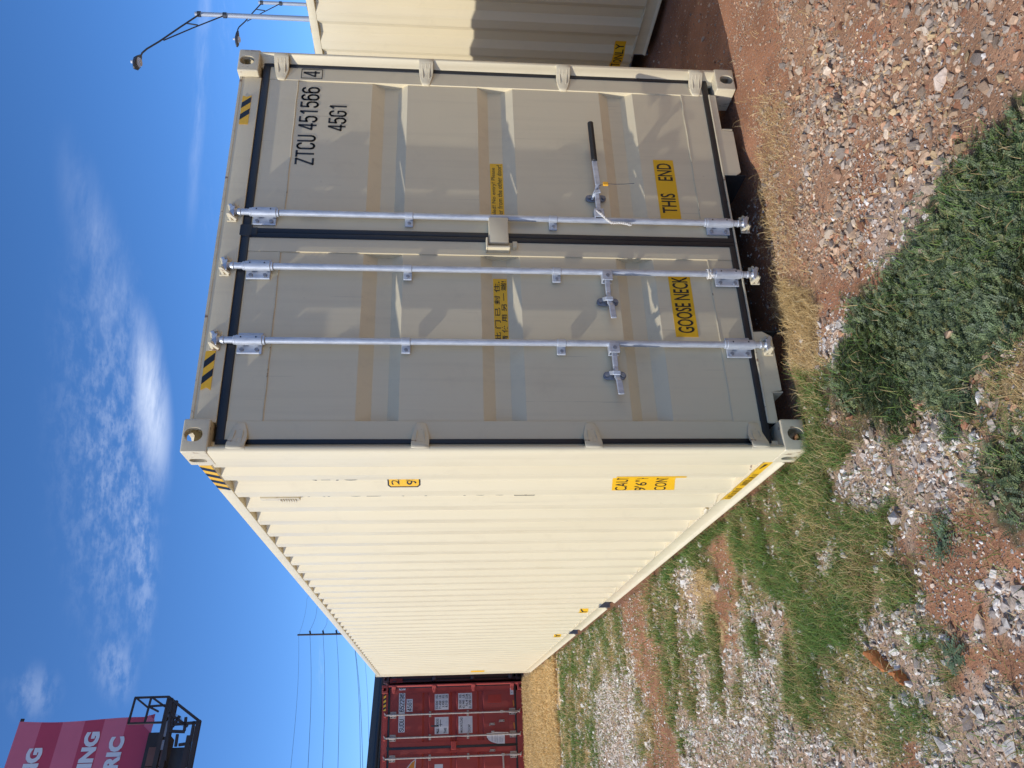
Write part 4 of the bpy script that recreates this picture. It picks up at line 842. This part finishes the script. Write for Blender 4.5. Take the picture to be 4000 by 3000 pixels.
def axis_pts(lo, hi, step, far):
    a = list(np.arange(lo, hi+step/2, step)); s = step; q = hi
    while q < far: s *= 1.28; q += s; a.append(q)
    s = step; q = lo
    while q > -far: s *= 1.28; q -= s; a.insert(0, q)
    return np.array(a)
def build_ground():
    xs = axis_pts(-3.2, 4.2, 0.035, 900); ys = axis_pts(-3.0, 14.0, 0.05, 900)
    XX, YY = np.meshgrid(xs, ys); x = XX.ravel(); y = YY.ravel(); z = gz(x, y)
    zn = zone(x, y); col = np.zeros((len(x), 4)); col[:, 3] = 1
    for k, c in BASE.items(): col[zn == k, :3] = c
    far = sstep(10, 30, np.hypot(x, y-3))[:, None]; col[:, :3] = col[:, :3]*(1-far)+np.array((0.46, 0.36, 0.25))*far
    # rough, gently broken surface
    nx, ny = len(xs), len(ys); idx = np.arange(nx*ny).reshape(ny, nx)
    f = np.stack([idx[:-1, :-1], idx[:-1, 1:], idx[1:, 1:], idx[1:, :-1]], -1).reshape(-1, 4)
    me = bpy.data.meshes.new('ground'); me.vertices.add(len(x)); me.vertices.foreach_set('co', np.stack([x, y, z], 1).astype(np.float32).ravel())
    me.loops.add(f.size); me.loops.foreach_set('vertex_index', f.astype(np.int32).ravel()); me.polygons.add(len(f)); me.polygons.foreach_set('loop_start', (np.arange(len(f))*4).astype(np.int32))
    me.update(calc_edges=True); me.polygons.foreach_set('use_smooth', np.ones(len(f), bool))
    ca = me.color_attributes.new('Col', 'FLOAT_COLOR', 'POINT'); ca.data.foreach_set('color', col.astype(np.float32).ravel())
    m, nt, b = nodes('red_soil_and_fines'); N, L = nt.nodes, nt.links
    at = N.new('ShaderNodeAttribute'); at.attribute_name = 'Col'; tc = N.new('ShaderNodeTexCoord')
    def noise(sc, det=8, rg=0.6):
        n = N.new('ShaderNodeTexNoise'); n.inputs['Scale'].default_value = sc; n.inputs['Detail'].default_value = det; n.inputs['Roughness'].default_value = rg; L.new(tc.outputs['Object'], n.inputs['Vector']); return n
    vo = N.new('ShaderNodeTexVoronoi'); vo.inputs['Scale'].default_value = 95; L.new(tc.outputs['Object'], vo.inputs['Vector'])
    # fine grit: a share of the cells is pale or dark chips lying in the soil
    sepc = N.new('ShaderNodeSeparateColor'); L.new(vo.outputs['Color'], sepc.inputs[0])
    chip = N.new('ShaderNodeMapRange'); chip.inputs[1].default_value = 0.62; chip.inputs[2].default_value = 0.72; L.new(sepc.outputs[0], chip.inputs[0])
    near = N.new('ShaderNodeMapRange'); near.inputs[1].default_value = 0.42; near.inputs[2].default_value = 0.30; L.new(vo.outputs['Distance'], near.inputs[0])
    ck = N.new('ShaderNodeMath'); ck.operation = 'MULTIPLY'; L.new(chip.outputs[0], ck.inputs[0]); L.new(near.outputs[0], ck.inputs[1])
    cc = N.new('ShaderNodeValToRGB'); cc.color_ramp.elements[0].color = (0.16, 0.12, 0.10, 1); cc.color_ramp.elements[1].color = (0.48, 0.40, 0.33, 1); L.new(sepc.outputs[1], cc.inputs[0])
    n1 = noise(3.0); mr = N.new('ShaderNodeMapRange'); mr.inputs[1].default_value = 0.3; mr.inputs[2].default_value = 0.7; mr.inputs[3].default_value = 0.72; mr.inputs[4].default_value = 1.25; L.new(n1.outputs['Fac'], mr.inputs[0])
    vm = N.new('ShaderNodeVectorMath'); vm.operation = 'SCALE'; L.new(at.outputs['Color'], vm.inputs[0]); L.new(mr.outputs[0], vm.inputs['Scale'])
    mx = N.new('ShaderNodeMix'); mx.data_type = 'RGBA'; L.new(ck.outputs[0], mx.inputs['Factor']); L.new(vm.outputs[0], mx.inputs['A']); L.new(cc.outputs[0], mx.inputs['B']); L.new(mx.outputs['Result'], b.inputs['Base Color'])
    b.inputs['Roughness'].default_value = 0.95; b.inputs['Specular IOR Level'].default_value = 0.15
    n2 = noise(60); ad = N.new('ShaderNodeMath'); ad.operation = 'MULTIPLY_ADD'; L.new(ck.outputs[0], ad.inputs[0]); ad.inputs[1].default_value = 0.7; L.new(n2.outputs['Fac'], ad.inputs[2])
    bp = N.new('ShaderNodeBump'); bp.inputs['Strength'].default_value = 0.9; bp.inputs['Distance'].default_value = 0.012; L.new(ad.outputs[0], bp.inputs['Height']); L.new(bp.outputs[0], b.inputs['Normal'])
    me.materials.append(m); o = link('ground', me); o['kind'] = 'structure'; return o
GROUND = build_ground()

def tri_mesh(name, V, F, C, m):
    me = bpy.data.meshes.new(name); me.vertices.add(len(V)); me.vertices.foreach_set('co', V.astype(np.float32).ravel())
    me.loops.add(F.size); me.loops.foreach_set('vertex_index', F.astype(np.int32).ravel()); me.polygons.add(len(F)); me.polygons.foreach_set('loop_start', (np.arange(len(F))*3).astype(np.int32))
    me.update(calc_edges=True); me.polygons.foreach_set('use_smooth', np.zeros(len(F), bool)); ca = me.color_attributes.new('Col', 'FLOAT_COLOR', 'POINT'); c4 = np.ones((len(V), 4), np.float32); c4[:, :3] = C; ca.data.foreach_set('color', c4.ravel())
    me.materials.append(M[m]); return link(name, me)
# angular stone shapes
def stone_shapes(n, pts, seed):
    r_ = np.random.default_rng(seed); out = []
    for _ in range(n):
        p = r_.normal(size=(pts, 3)); p /= np.linalg.norm(p, axis=1)[:, None]; p *= r_.uniform(0.72, 1.15, (pts, 1)); p *= np.array([1.0, r_.uniform(0.6, 0.9), r_.uniform(0.38, 0.66)])
        bm = bmesh.new(); vs_ = [bm.verts.new(q) for q in p]; h = bmesh.ops.convex_hull(bm, input=vs_)
        bmesh.ops.delete(bm, geom=list({g for g in h['geom_interior'] if isinstance(g, bmesh.types.BMVert)}), context='VERTS')
        bmesh.ops.triangulate(bm, faces=bm.faces); bm.verts.index_update()
        out.append((np.array([v.co[:] for v in bm.verts]), np.array([[v.index for v in f.verts] for f in bm.faces]))); bm.free()
    return out
SH = stone_shapes(22, 11, 3)
PAL_TAN = np.array([(0.37, 0.285, 0.215), (0.30, 0.245, 0.195), (0.46, 0.33, 0.225), (0.50, 0.355, 0.245), (0.40, 0.32, 0.25), (0.42, 0.255, 0.165), (0.36, 0.18, 0.11), (0.25, 0.21, 0.18), (0.56, 0.47, 0.37), (0.48, 0.36, 0.215), (0.36, 0.31, 0.26), (0.33, 0.27, 0.22)])
PAL_TAN = PAL_TAN*np.array([1.08, 1.01, 0.92])
PAL_WHITE = np.array([(0.70, 0.64, 0.56), (0.62, 0.56, 0.485), (0.56, 0.50, 0.43), (0.74, 0.69, 0.61), (0.49, 0.40, 0.32), (0.58, 0.45, 0.34), (0.43, 0.36, 0.30)])
def place_stones(x, y, s, pal, seed, embed=0.34, tilt=0.5):
    """each stone: its own turn, tilt, stretch and colour; sunk a little into the ground"""
    r_ = np.random.default_rng(seed); n = len(x); kind = r_.integers(0, len(SH), n); z = gz(x, y)
    col = pal[r_.integers(0, len(pal), n)]*r_.uniform(0.78, 1.2, (n, 1))
    a = r_.uniform(0, 2*math.pi, n); t = r_.normal(0, tilt, n); b = r_.uniform(0, 2*math.pi, n)
    V, F, Cc = [], [], []; o = 0
    for k, (v, f) in enumerate(SH):
        i = np.where(kind == k)[0]
        if not len(i): continue
        ca, sa, ct, st_, cb, sb = (q[:, None] for q in (np.cos(a[i]), np.sin(a[i]), np.cos(t[i]), np.sin(t[i]), np.cos(b[i]), np.sin(b[i])))
        X_1 = v[:, 0]*ca-v[:, 1]*sa; Y_1 = v[:, 0]*sa+v[:, 1]*ca; Z_1 = np.broadcast_to(v[:, 2], X_1.shape)
        Y_2 = Y_1*ct-Z_1*st_; Z_2 = Y_1*st_+Z_1*ct; X_3 = X_1*cb-Y_2*sb; Y_3 = X_1*sb+Y_2*cb
        ss = s[i][:, None]; low = Z_2.min(1)[:, None]
        P = np.stack([X_3*ss+x[i][:, None], Y_3*ss+y[i][:, None], (Z_2-low)*ss+z[i][:, None]-embed*ss], -1)
        V.append(P.reshape(-1, 3)); F.append((f[None]+(o+np.arange(len(i))*len(v))[:, None, None]).reshape(-1, 3)); Cc.append(np.repeat(col[i], len(v), 0)); o += len(i)*len(v)
    return np.concatenate(V), np.concatenate(F), np.concatenate(Cc)
def scatter(n, x0, x1, y0, y1, seed): r_ = np.random.default_rng(seed); return r_.uniform(x0, x1, n), r_.uniform(y0, y1, n), r_
def clear_of(x, y, pad=0.0):
    k = np.ones(x.shape, bool)
    for (a, b, c, d) in ((0, 2.438, 0.0, 12.2), (4.15, 6.6, -4.9, 7.4), (-2.46, 0, 14, 26.2), (0.04, 2.48, 14.35, 26.6)): k &= ~((x > a-pad) & (x < b+pad) & (y > c-pad) & (y < d+pad))
    tun = (x > 0.70) & (x < 1.64) & (y > -0.2) & (y < 1.0); return k | tun
# (x0, x1, y0, y1, count, mean size) in three distance belts
def gravel(zn_set, pal, belts, seed, share):
    Vs, Fs, Cs = [], [], []; o = 0; big = []
    for bi, (x0, x1, y0, y1, n, sz, sg_) in enumerate(belts):
        x, y, r_ = scatter(n, x0, x1, y0, y1, seed+bi); zn = zone(x, y); keep = clear_of(x, y, 0.015)
        p = np.zeros(n)
        for k, v in share.items(): p[zn == k] = v
        cl = fbm(x, y, 4.5, 70+seed); p *= 0.28+1.55*sstep(0.40, 0.60, cl)
        keep &= r_.uniform(0, 1, n) < p; x, y = x[keep], y[keep]
        s = np.clip(np.exp(r_.normal(math.log(sz), sg_, len(x))), 0.003, 0.050); s[zn[keep] == SOIL] *= 0.62
        if not len(x): continue
        if bi == 0: big.append((x, y, s))
        V, F, Cc = place_stones(x, y, s, pal, seed*7+bi); Vs.append(V); Fs.append(F+o); Cs.append(Cc); o += len(V)
    return np.concatenate(Vs), np.concatenate(Fs), np.concatenate(Cs)
V, F, Cc = gravel((TAN,), PAL_TAN, [(-0.9, 3.3, -2.3, 0.30, 70000, 0.0060, 0.55), (-0.9, 3.0, -2.2, 0.20, 105000, 0.0037, 0.35), (2.44, 4.3, -0.6, 4.5, 5200, 0.010, 0.5), (-1.2, 6.0, -3.6, -2.2, 8000, 0.013, 0.5), (-0.6, 1.9, -2.1, -0.5, 6000, 0.0135, 0.34), (-0.4, 1.7, -2.1, -0.75, 3200, 0.0200, 0.30)], 101, {TAN: 0.62, SOIL: 0.34, SPARSE: 0.40, DRY: 0.14, WHITE: 0.10, OLIVE: 0.05, MAT: 0.22})
o = tri_mesh('gravel', V, F, Cc, 'gravel'); tag(o, 'loose tan, grey and pinkish crushed stone in front of the doors', 'gravel', kind='stuff')
V, F, Cc = gravel((WHITE,), PAL_WHITE, [(-1.75, 1.6, -1.7, 2.2, 62000, 0.0102, 0.42), (-1.9, 0.0, 2.0, 6.0, 42000, 0.0108, 0.42), (-2.1, 0.0, 6.0, 13.8, 34000, 0.015, 0.42), (-3.6, -1.7, -1.0, 10.0, 12000, 0.016, 0.4)], 202, {WHITE: 0.88, SOIL: 0.16, OLIVE: 0.36, GRASS: 0.10, DRY: 0.08, TAN: 0.03})
o = tri_mesh('gravel', V, F, Cc, 'gravel'); tag(o, 'pale limestone gravel lying in patches between the grass beside the container', 'gravel', kind='stuff')

# the largest stones, one by one, as pieces of the ground
def big_stones():
    spots = []
    r_ = np.random.default_rng(77)
    for (zs, n, lo, hi, box) in (((TAN,), 165, 0.018, 0.036, (-0.2, 2.2, -2.05, -0.5)), ((WHITE,), 105, 0.016, 0.029, (-1.5, 0.4, -1.6, 1.6)), ((SOIL,), 30, 0.012, 0.022, (-1.0, 2.8, -1.4, 0.0))):
        c = 0; guard = 0
        while c < n and guard < 40000:
            guard += 1; x = r_.uniform(box[0], box[1]); y = r_.uniform(box[2], box[3])
            if zone(np.array([x]), np.array([y]))[0] not in zs or not clear_of(np.array([x]), np.array([y]), 0.05)[0]: continue
            if any((x-a)**2+(y-b)**2 < (0.9*(s+0.02))**2 for a, b, s, w in spots): continue
            spots.append((x, y, r_.uniform(lo, hi)*r_.uniform(0.8, 1.1), zs[0])); c += 1
    big = stone_shapes(14, 15, 9); mes = []
    for k, (v, f) in enumerate(big):
        for pn, pal in (('t', PAL_TAN), ('w', PAL_WHITE)):
            for q in range(3):
                me = bpy.data.meshes.new('stone'); me.from_pydata(v.tolist(), [], f.tolist()); ca = me.color_attributes.new('Col', 'FLOAT_COLOR', 'POINT')
                c = pal[(k*3+q*5) % len(pal)]*(0.85+0.12*q); ca.data.foreach_set('color', np.tile(np.append(c, 1), len(v)).astype(np.float32)); me.materials.append(M['stone']); mes.append((pn, me, v))
    for i, (x, y, s, w) in enumerate(spots):
        pool = [m for m in mes if m[0] == ('w' if w == WHITE else 't')]; pn, me, v = pool[int(r_.integers(0, len(pool)))]
        o = link('stone', me, GROUND); o.rotation_euler = (r_.normal(0, 0.25), r_.normal(0, 0.25), r_.uniform(0, 6.28)); o.scale = (s, s, s); o.location = (x, y, float(gz(x, y))+0.22*s)
big_stones()

# ------------------------------------------------------------------ grass, straw, ground cover
def blades(x, y, z, L, w, lean, col, seed, curl=0.5, seg=3):
    """bent tapering strips, one per blade"""
    r_ = np.random.default_rng(seed); n = len(x); a = r_.uniform(0, 2*math.pi, n); dx, dy = np.cos(a), np.sin(a); fx, fy = -dy, dx
    ws = r_.uniform(-0.6, 0.6, n); V = []; k = seg+1
    for i in range(k):
        t = i/seg; ang = lean*(0.35+0.65*t)+curl*t*t*0.9; h = L*t*np.cos(ang*0.8); d = L*t*np.sin(np.clip(ang, 0, 2.2)); ww = w*(1-t*0.92)/2
        cx, cy, cz = x+dx*d+ws*fx*L*0.15*t, y+dy*d+ws*fy*L*0.15*t, z+np.maximum(h, 0.002+0.0*t)
        V.append(np.stack([cx-fx*ww, cy-fy*ww, cz], -1)); V.append(np.stack([cx+fx*ww, cy+fy*ww, cz], -1))
    V = np.stack(V, 1); f = []
    for i in range(seg): f += [(2*i, 2*i+1, 2*i+3), (2*i, 2*i+3, 2*i+2)]
    F = (np.array(f)[None]+(np.arange(n)*2*k)[:, None, None]).reshape(-1, 3)
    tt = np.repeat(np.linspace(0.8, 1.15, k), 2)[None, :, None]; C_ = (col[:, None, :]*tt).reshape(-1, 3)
    return V.reshape(-1, 3), F, C_
def pick(r_, pal, n, var=0.2): return np.array(pal)[r_.integers(0, len(pal), n)]*r_.uniform(1-var, 1+var, (n, 1))
G_PAL = [(0.145, 0.245, 0.048), (0.108, 0.21, 0.05), (0.185, 0.285, 0.058), (0.235, 0.30, 0.07), (0.098, 0.19, 0.05)]; D_PAL = [(0.70, 0.50, 0.22), (0.62, 0.43, 0.18), (0.74, 0.57, 0.30), (0.50, 0.34, 0.145)]
def collect(parts): 
    o = 0; V, F, C_ = [], [], []
    for v, f, c in parts: V.append(v); F.append(f+o); C_.append(c); o += len(v)
    return np.concatenate(V), np.concatenate(F), np.concatenate(C_)
def grass_field(zn_k, belts, pal_mix, seed, L0, lean0, w0, thr=(0.40, 0.55), pad=-0.01):
    parts = []
    for bi, (x0, x1, y0, y1, n, wmul) in enumerate(belts):
        x, y, r_ = scatter(n, x0, x1, y0, y1, seed+bi); zn = zone(x, y); p = np.where(zn == zn_k, 1.0, np.where((zn == WHITE) | (zn == OLIVE) | (zn == SOIL), 0.07, 0.0)*(x < 0.3))
        p *= 0.15+0.85*sstep(thr[0], thr[1], fbm(x, y, 6.5, 90+seed)); k = (r_.uniform(0, 1, n) < p) & clear_of(x, y, pad); x, y = x[k], y[k]; m_ = len(x)
        if not m_: continue
        yl = fbm(x, y, 3.5, 120+seed); ui = r_.uniform(0, 1, m_)[:, None]; dryness = np.clip((yl-0.30)*1.6, 0, 0.8)[:, None]*pal_mix
        col = np.where(ui < dryness, pick(r_, D_PAL, m_), pick(r_, G_PAL, m_)); L = L0*r_.uniform(0.55, 1.35, m_)*(0.8+0.5*fbm(x, y, 5, 12)); 
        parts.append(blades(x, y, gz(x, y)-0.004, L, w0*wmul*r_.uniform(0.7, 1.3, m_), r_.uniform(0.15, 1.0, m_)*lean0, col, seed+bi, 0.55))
    return collect(parts)
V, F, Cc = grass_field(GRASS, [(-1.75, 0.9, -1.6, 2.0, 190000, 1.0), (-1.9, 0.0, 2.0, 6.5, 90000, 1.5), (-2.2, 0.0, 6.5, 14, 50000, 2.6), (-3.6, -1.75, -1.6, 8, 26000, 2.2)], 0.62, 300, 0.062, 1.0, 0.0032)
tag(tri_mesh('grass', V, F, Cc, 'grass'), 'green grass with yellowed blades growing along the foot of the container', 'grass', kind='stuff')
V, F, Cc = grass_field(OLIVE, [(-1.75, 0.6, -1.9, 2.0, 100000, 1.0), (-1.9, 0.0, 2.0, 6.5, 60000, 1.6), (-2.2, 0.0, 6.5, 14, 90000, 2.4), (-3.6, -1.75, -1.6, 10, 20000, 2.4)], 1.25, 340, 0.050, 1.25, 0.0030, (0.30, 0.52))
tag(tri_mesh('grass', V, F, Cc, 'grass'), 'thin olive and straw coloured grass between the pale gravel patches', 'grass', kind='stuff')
def straw_field(belts, seed):
    parts = []
    for bi, (x0, x1, y0, y1, n, mul) in enumerate(belts):
        x, y, r_ = scatter(n, x0, x1, y0, y1, seed+bi); zn = zone(x, y); p = np.where(zn == DRY, 1.0, np.where(zn == SPARSE, 0.16, 0.0)+np.where((zn == TAN) | (zn == SOIL), 0.012, np.where(zn == WHITE, 0.02, 0.0)))
        p = p*(0.25+0.75*sstep(0.34, 0.5, fbm(x, y, 5, 141))); k = (r_.uniform(0, 1, n) < p) & clear_of(x, y, 0.0); x, y = x[k], y[k]; m_ = len(x)
        if not m_: continue
        lift = r_.uniform(0, 1, m_)**2*0.035
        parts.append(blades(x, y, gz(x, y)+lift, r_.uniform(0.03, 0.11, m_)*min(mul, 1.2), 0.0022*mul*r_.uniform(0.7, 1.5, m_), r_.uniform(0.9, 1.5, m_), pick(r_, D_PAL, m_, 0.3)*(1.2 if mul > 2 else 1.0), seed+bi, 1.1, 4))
    return collect(parts)
V, F, Cc = straw_field([(-0.6, 2.6, -1.6, 0.12, 105000, 1.0), (-1.7, 0.0, -0.5, 5, 44000, 1.3), (-2.6, 0.0, 9.0, 14.0, 80000, 3.4)], 400)
tag(tri_mesh('dry_grass', V, F, Cc, 'straw'), 'tangled golden dead grass below the door sill and before the red container', 'dry grass', kind='stuff')

def weed_mat(name, label, box, n, seed, hmax=0.040, only=None):
    """sprawling weed: arching sprigs, each with pairs of small oval leaves"""
    x, y, r_ = scatter(n, *box, seed); zn = zone(x+0.30*(fbm(x, y, 6, 88)-0.5), y+0.30*(fbm(x, y, 6, 99)-0.5)); k = zn == MAT
    if only is not None: k &= only(x, y)
    k &= clear_of(x, y, 0.02); x, y = x[k], y[k]; n = len(x)
    inner = np.zeros(n)
    for a in range(8): inner += (zone(x+(0.10+0.08*(a % 2))*math.cos(a*0.785), y+(0.10+0.08*(a % 2))*math.sin(a*0.785)) == MAT)/8
    k = r_.uniform(0, 1, n) < 0.10+0.90*sstep(0.30, 1.0, inner+0.35*(fbm(x, y, 9, 61)-0.5)); x, y, inner = x[k], y[k], inner[k]; n = len(x)
    st_ = (r_.uniform(0, 1, n) < 0.10)*1.0; x = x+st_*r_.normal(0, 0.07, n); y = y+st_*r_.normal(0, 0.07, n)
    h = hmax*(0.12+0.88*sstep(0.35, 1.0, inner))*(0.62+0.65*fbm(x, y, 5.5, 201)); g = gz(x, y)
    a = r_.uniform(0, 2*math.pi, n)*0.6+fbm(x, y, 2.5, 222)*9; el_ = r_.uniform(0.15, 1.1, n); SL = r_.uniform(0.035, 0.075, n); nl = 8
    D = np.stack([np.cos(a)*np.cos(el_), np.sin(a)*np.cos(el_), np.sin(el_)], -1); S = np.stack([-np.sin(a), np.cos(a), np.zeros(n)], -1); U = np.cross(D, S)*-1
    U = np.where(U[:, 2:3] < 0, -U, U)
    base = np.stack([x, y, g+h*r_.uniform(0.25, 1.0, n)**0.7-0.01], -1); Vv, Cv = [], []
    tone = pick(r_, [(0.125, 0.165, 0.070), (0.145, 0.185, 0.075), (0.105, 0.142, 0.068), (0.19, 0.22, 0.085), (0.130, 0.162, 0.088)], n, 0.28)
    yel = (r_.uniform(0, 1, n) < 0.05)[:, None]; tone = np.where(yel, pick(r_, [(0.20, 0.17, 0.05), (0.14, 0.14, 0.045)], n), tone)
    for i in range(nl):
        t = (i+1)/nl; p = base+D*(SL*t)[:, None]-np.array([0, 0, 1])*(SL*t*t*0.35)[:, None]; ls = (0.0068*(1.15-0.6*t)*r_.uniform(0.75, 1.3, n))[:, None]
        for sd in (-1, 1):
            d = S*sd+D*0.45+U*r_.uniform(-0.2, 0.55, n)[:, None]; d /= np.linalg.norm(d, axis=1)[:, None]; wv = np.cross(d, U); wv /= np.linalg.norm(wv, axis=1)[:, None]+1e-9
            Vv.append(np.stack([p, p+d*ls*0.75+wv*ls*0.42, p+d*ls*1.5, p+d*ls*0.75-wv*ls*0.42], 1)); Cv.append(np.repeat((tone*r_.uniform(0.8, 1.25, (n, 1)))[:, None], 4, 1))
    V = np.concatenate(Vv).reshape(-1, 3); C_ = np.concatenate(Cv).reshape(-1, 3); q = np.arange(len(V)//4)*4; F = np.concatenate([np.stack([q, q+1, q+2], 1), np.stack([q, q+2, q+3], 1)])
    return tag(tri_mesh(name, V, F, C_, 'leaf'), label, 'weed', kind='stuff')
weed_mat('ground_cover', 'large spreading mat of dark green small leaved weed in front of the doors', (-0.75, 1.2, -2.3, 0.1), 74000, 500, only=lambda x, y: to_px(np.stack([x, y, 0*x], -1))[1] < 1690)
weed_mat('ground_cover', 'low dark green weed patch at the near edge beside the pale rocks', (-1.2, 0.3, -2.2, -0.6), 30000, 520, 0.035, only=lambda x, y: to_px(np.stack([x, y, 0*x], -1))[1] >= 1690)
# long blades poking out of the weed
x, y, r_ = scatter(9000, -0.75, 1.2, -2.3, 0.1, 540); k = (zone(x, y) == MAT) & (fbm(x, y, 3, 77) > 0.5); x, y = x[k], y[k]; n = len(x)
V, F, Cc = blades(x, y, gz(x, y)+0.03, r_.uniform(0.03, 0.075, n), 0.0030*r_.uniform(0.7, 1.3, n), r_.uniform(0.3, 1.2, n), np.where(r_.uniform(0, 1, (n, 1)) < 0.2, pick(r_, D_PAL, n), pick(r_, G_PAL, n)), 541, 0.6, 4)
tag(tri_mesh('grass', V, F, Cc, 'grass'), 'scattered long grass blades poking out of the dark weed mat', 'grass', kind='stuff')

# a lone weed in the red soil, a few tufts standing by themselves, a torn rusty scrap
def lone_weed(px_, label, n=26, rad=0.10, seed=1):
    c = on(*px_, 2, -0.01); r_ = np.random.default_rng(seed); b = MB(); V, C_ = [], []
    for i in range(n):
        a = r_.uniform(0, 6.28); L_ = rad*r_.uniform(0.4, 1.0); p0 = Vector((0, 0, 0.004))
        for j in range(1, 9):
            t = j/8; p = Vector((math.cos(a)*L_*t, math.sin(a)*L_*t, 0.012+0.02*math.sin(t*2.4)))
            for sd in (-1, 1):
                d = Vector((-math.sin(a)*sd+math.cos(a)*0.4, math.cos(a)*sd+math.sin(a)*0.4, r_.uniform(0.0, 0.6))).normalized(); w = Vector((math.cos(a), math.sin(a), 0)); ls = 0.009*r_.uniform(0.8, 1.2)
                b.add([p, p+d*ls*0.7+w*ls*0.4, p+d*ls*1.4, p+d*ls*0.7-w*ls*0.4], [(0, 1, 2, 3)])
    E = empty('weed', (float(c[0]), float(c[1]), float(gz(c[0], c[1])))); tag(E, label, 'weed')
    M.setdefault('weed_plain', mat('lone_weed_leaf', (0.10, 0.15, 0.075), 0.5, 0, 0.3, 60)); b.build('leaves', 'weed_plain', E, smooth=False, fix=False)
    st_ = MB()
    for i in range(9): a = i*0.7; st_.tube([(0, 0, 0.0), (math.cos(a)*rad*0.3, math.sin(a)*rad*0.3, 0.022), (math.cos(a)*rad*0.8, math.sin(a)*rad*0.8, 0.02)], 0.0014, 4)
    st_.build('stems', 'wood', E)
lone_weed((3690, 2110), 'small lone grey green weed on bare red soil', 30, 0.11, 4); lone_weed((3745, 2560), 'lone weed beside the rusty scrap at the picture edge of the soil', 22, 0.08, 6)
def scrap():
    a, b_ = on(3372, 2552, 2, 0.02), on(3525, 2672, 2, 0.02); A_, B_ = Vector(a), Vector(b_); d = (B_-A_); sd = Vector((-d.y, d.x, 0)).normalized(); r_ = random.Random(5)
    E = empty('rusty_scrap', (A_.x, A_.y, float(gz(A_.x, A_.y)))); tag(E, 'torn orange rusted scrap half buried in the grass', 'scrap')
    for (t0, t1, w) in ((0.0, 0.58, 0.026), (0.66, 1.0, 0.020)):
        m_ = MB(); n = 9; up_v = []; 
        for i in range(n+1):
            t = t0+(t1-t0)*i/n; c = d*t; c.z = 0; ww = w*(0.35+0.9*math.sin(math.pi*min(1, (i+0.6)/n)))*r_.uniform(0.7, 1.2)
            for s_2, zz in ((-1, 0.010), (-0.3, 0.034), (0.5, 0.030), (1, 0.006)): up_v.append(c+sd*ww*s_2+Vector((0, 0, zz+r_.uniform(-0.006, 0.008))))
        v = up_v+[p-Vector((0, 0, 0.006)) for p in up_v]; f = []; o_ = 4*(n+1)
        for i in range(n):
            for k in range(3): f += [(4*i+k, 4*i+k+1, 4*i+5+k, 4*i+4+k), (o_+4*i+k, o_+4*i+4+k, o_+4*i+5+k, o_+4*i+k+1)]
            f += [(4*i, 4*i+4, o_+4*i+4, o_+4*i), (4*i+3, o_+4*i+3, o_+4*i+7, 4*i+7)]
        f += [(0, o_, o_+1, 1), (1, o_+1, o_+2, 2), (2, o_+2, o_+3, 3)]+[(4*n+k, 4*n+k+1, o_+4*n+k+1, o_+4*n+k) for k in range(3)]
        m_.add(v, f).build('torn_piece', 'rust', E, 0.001)
scrap()
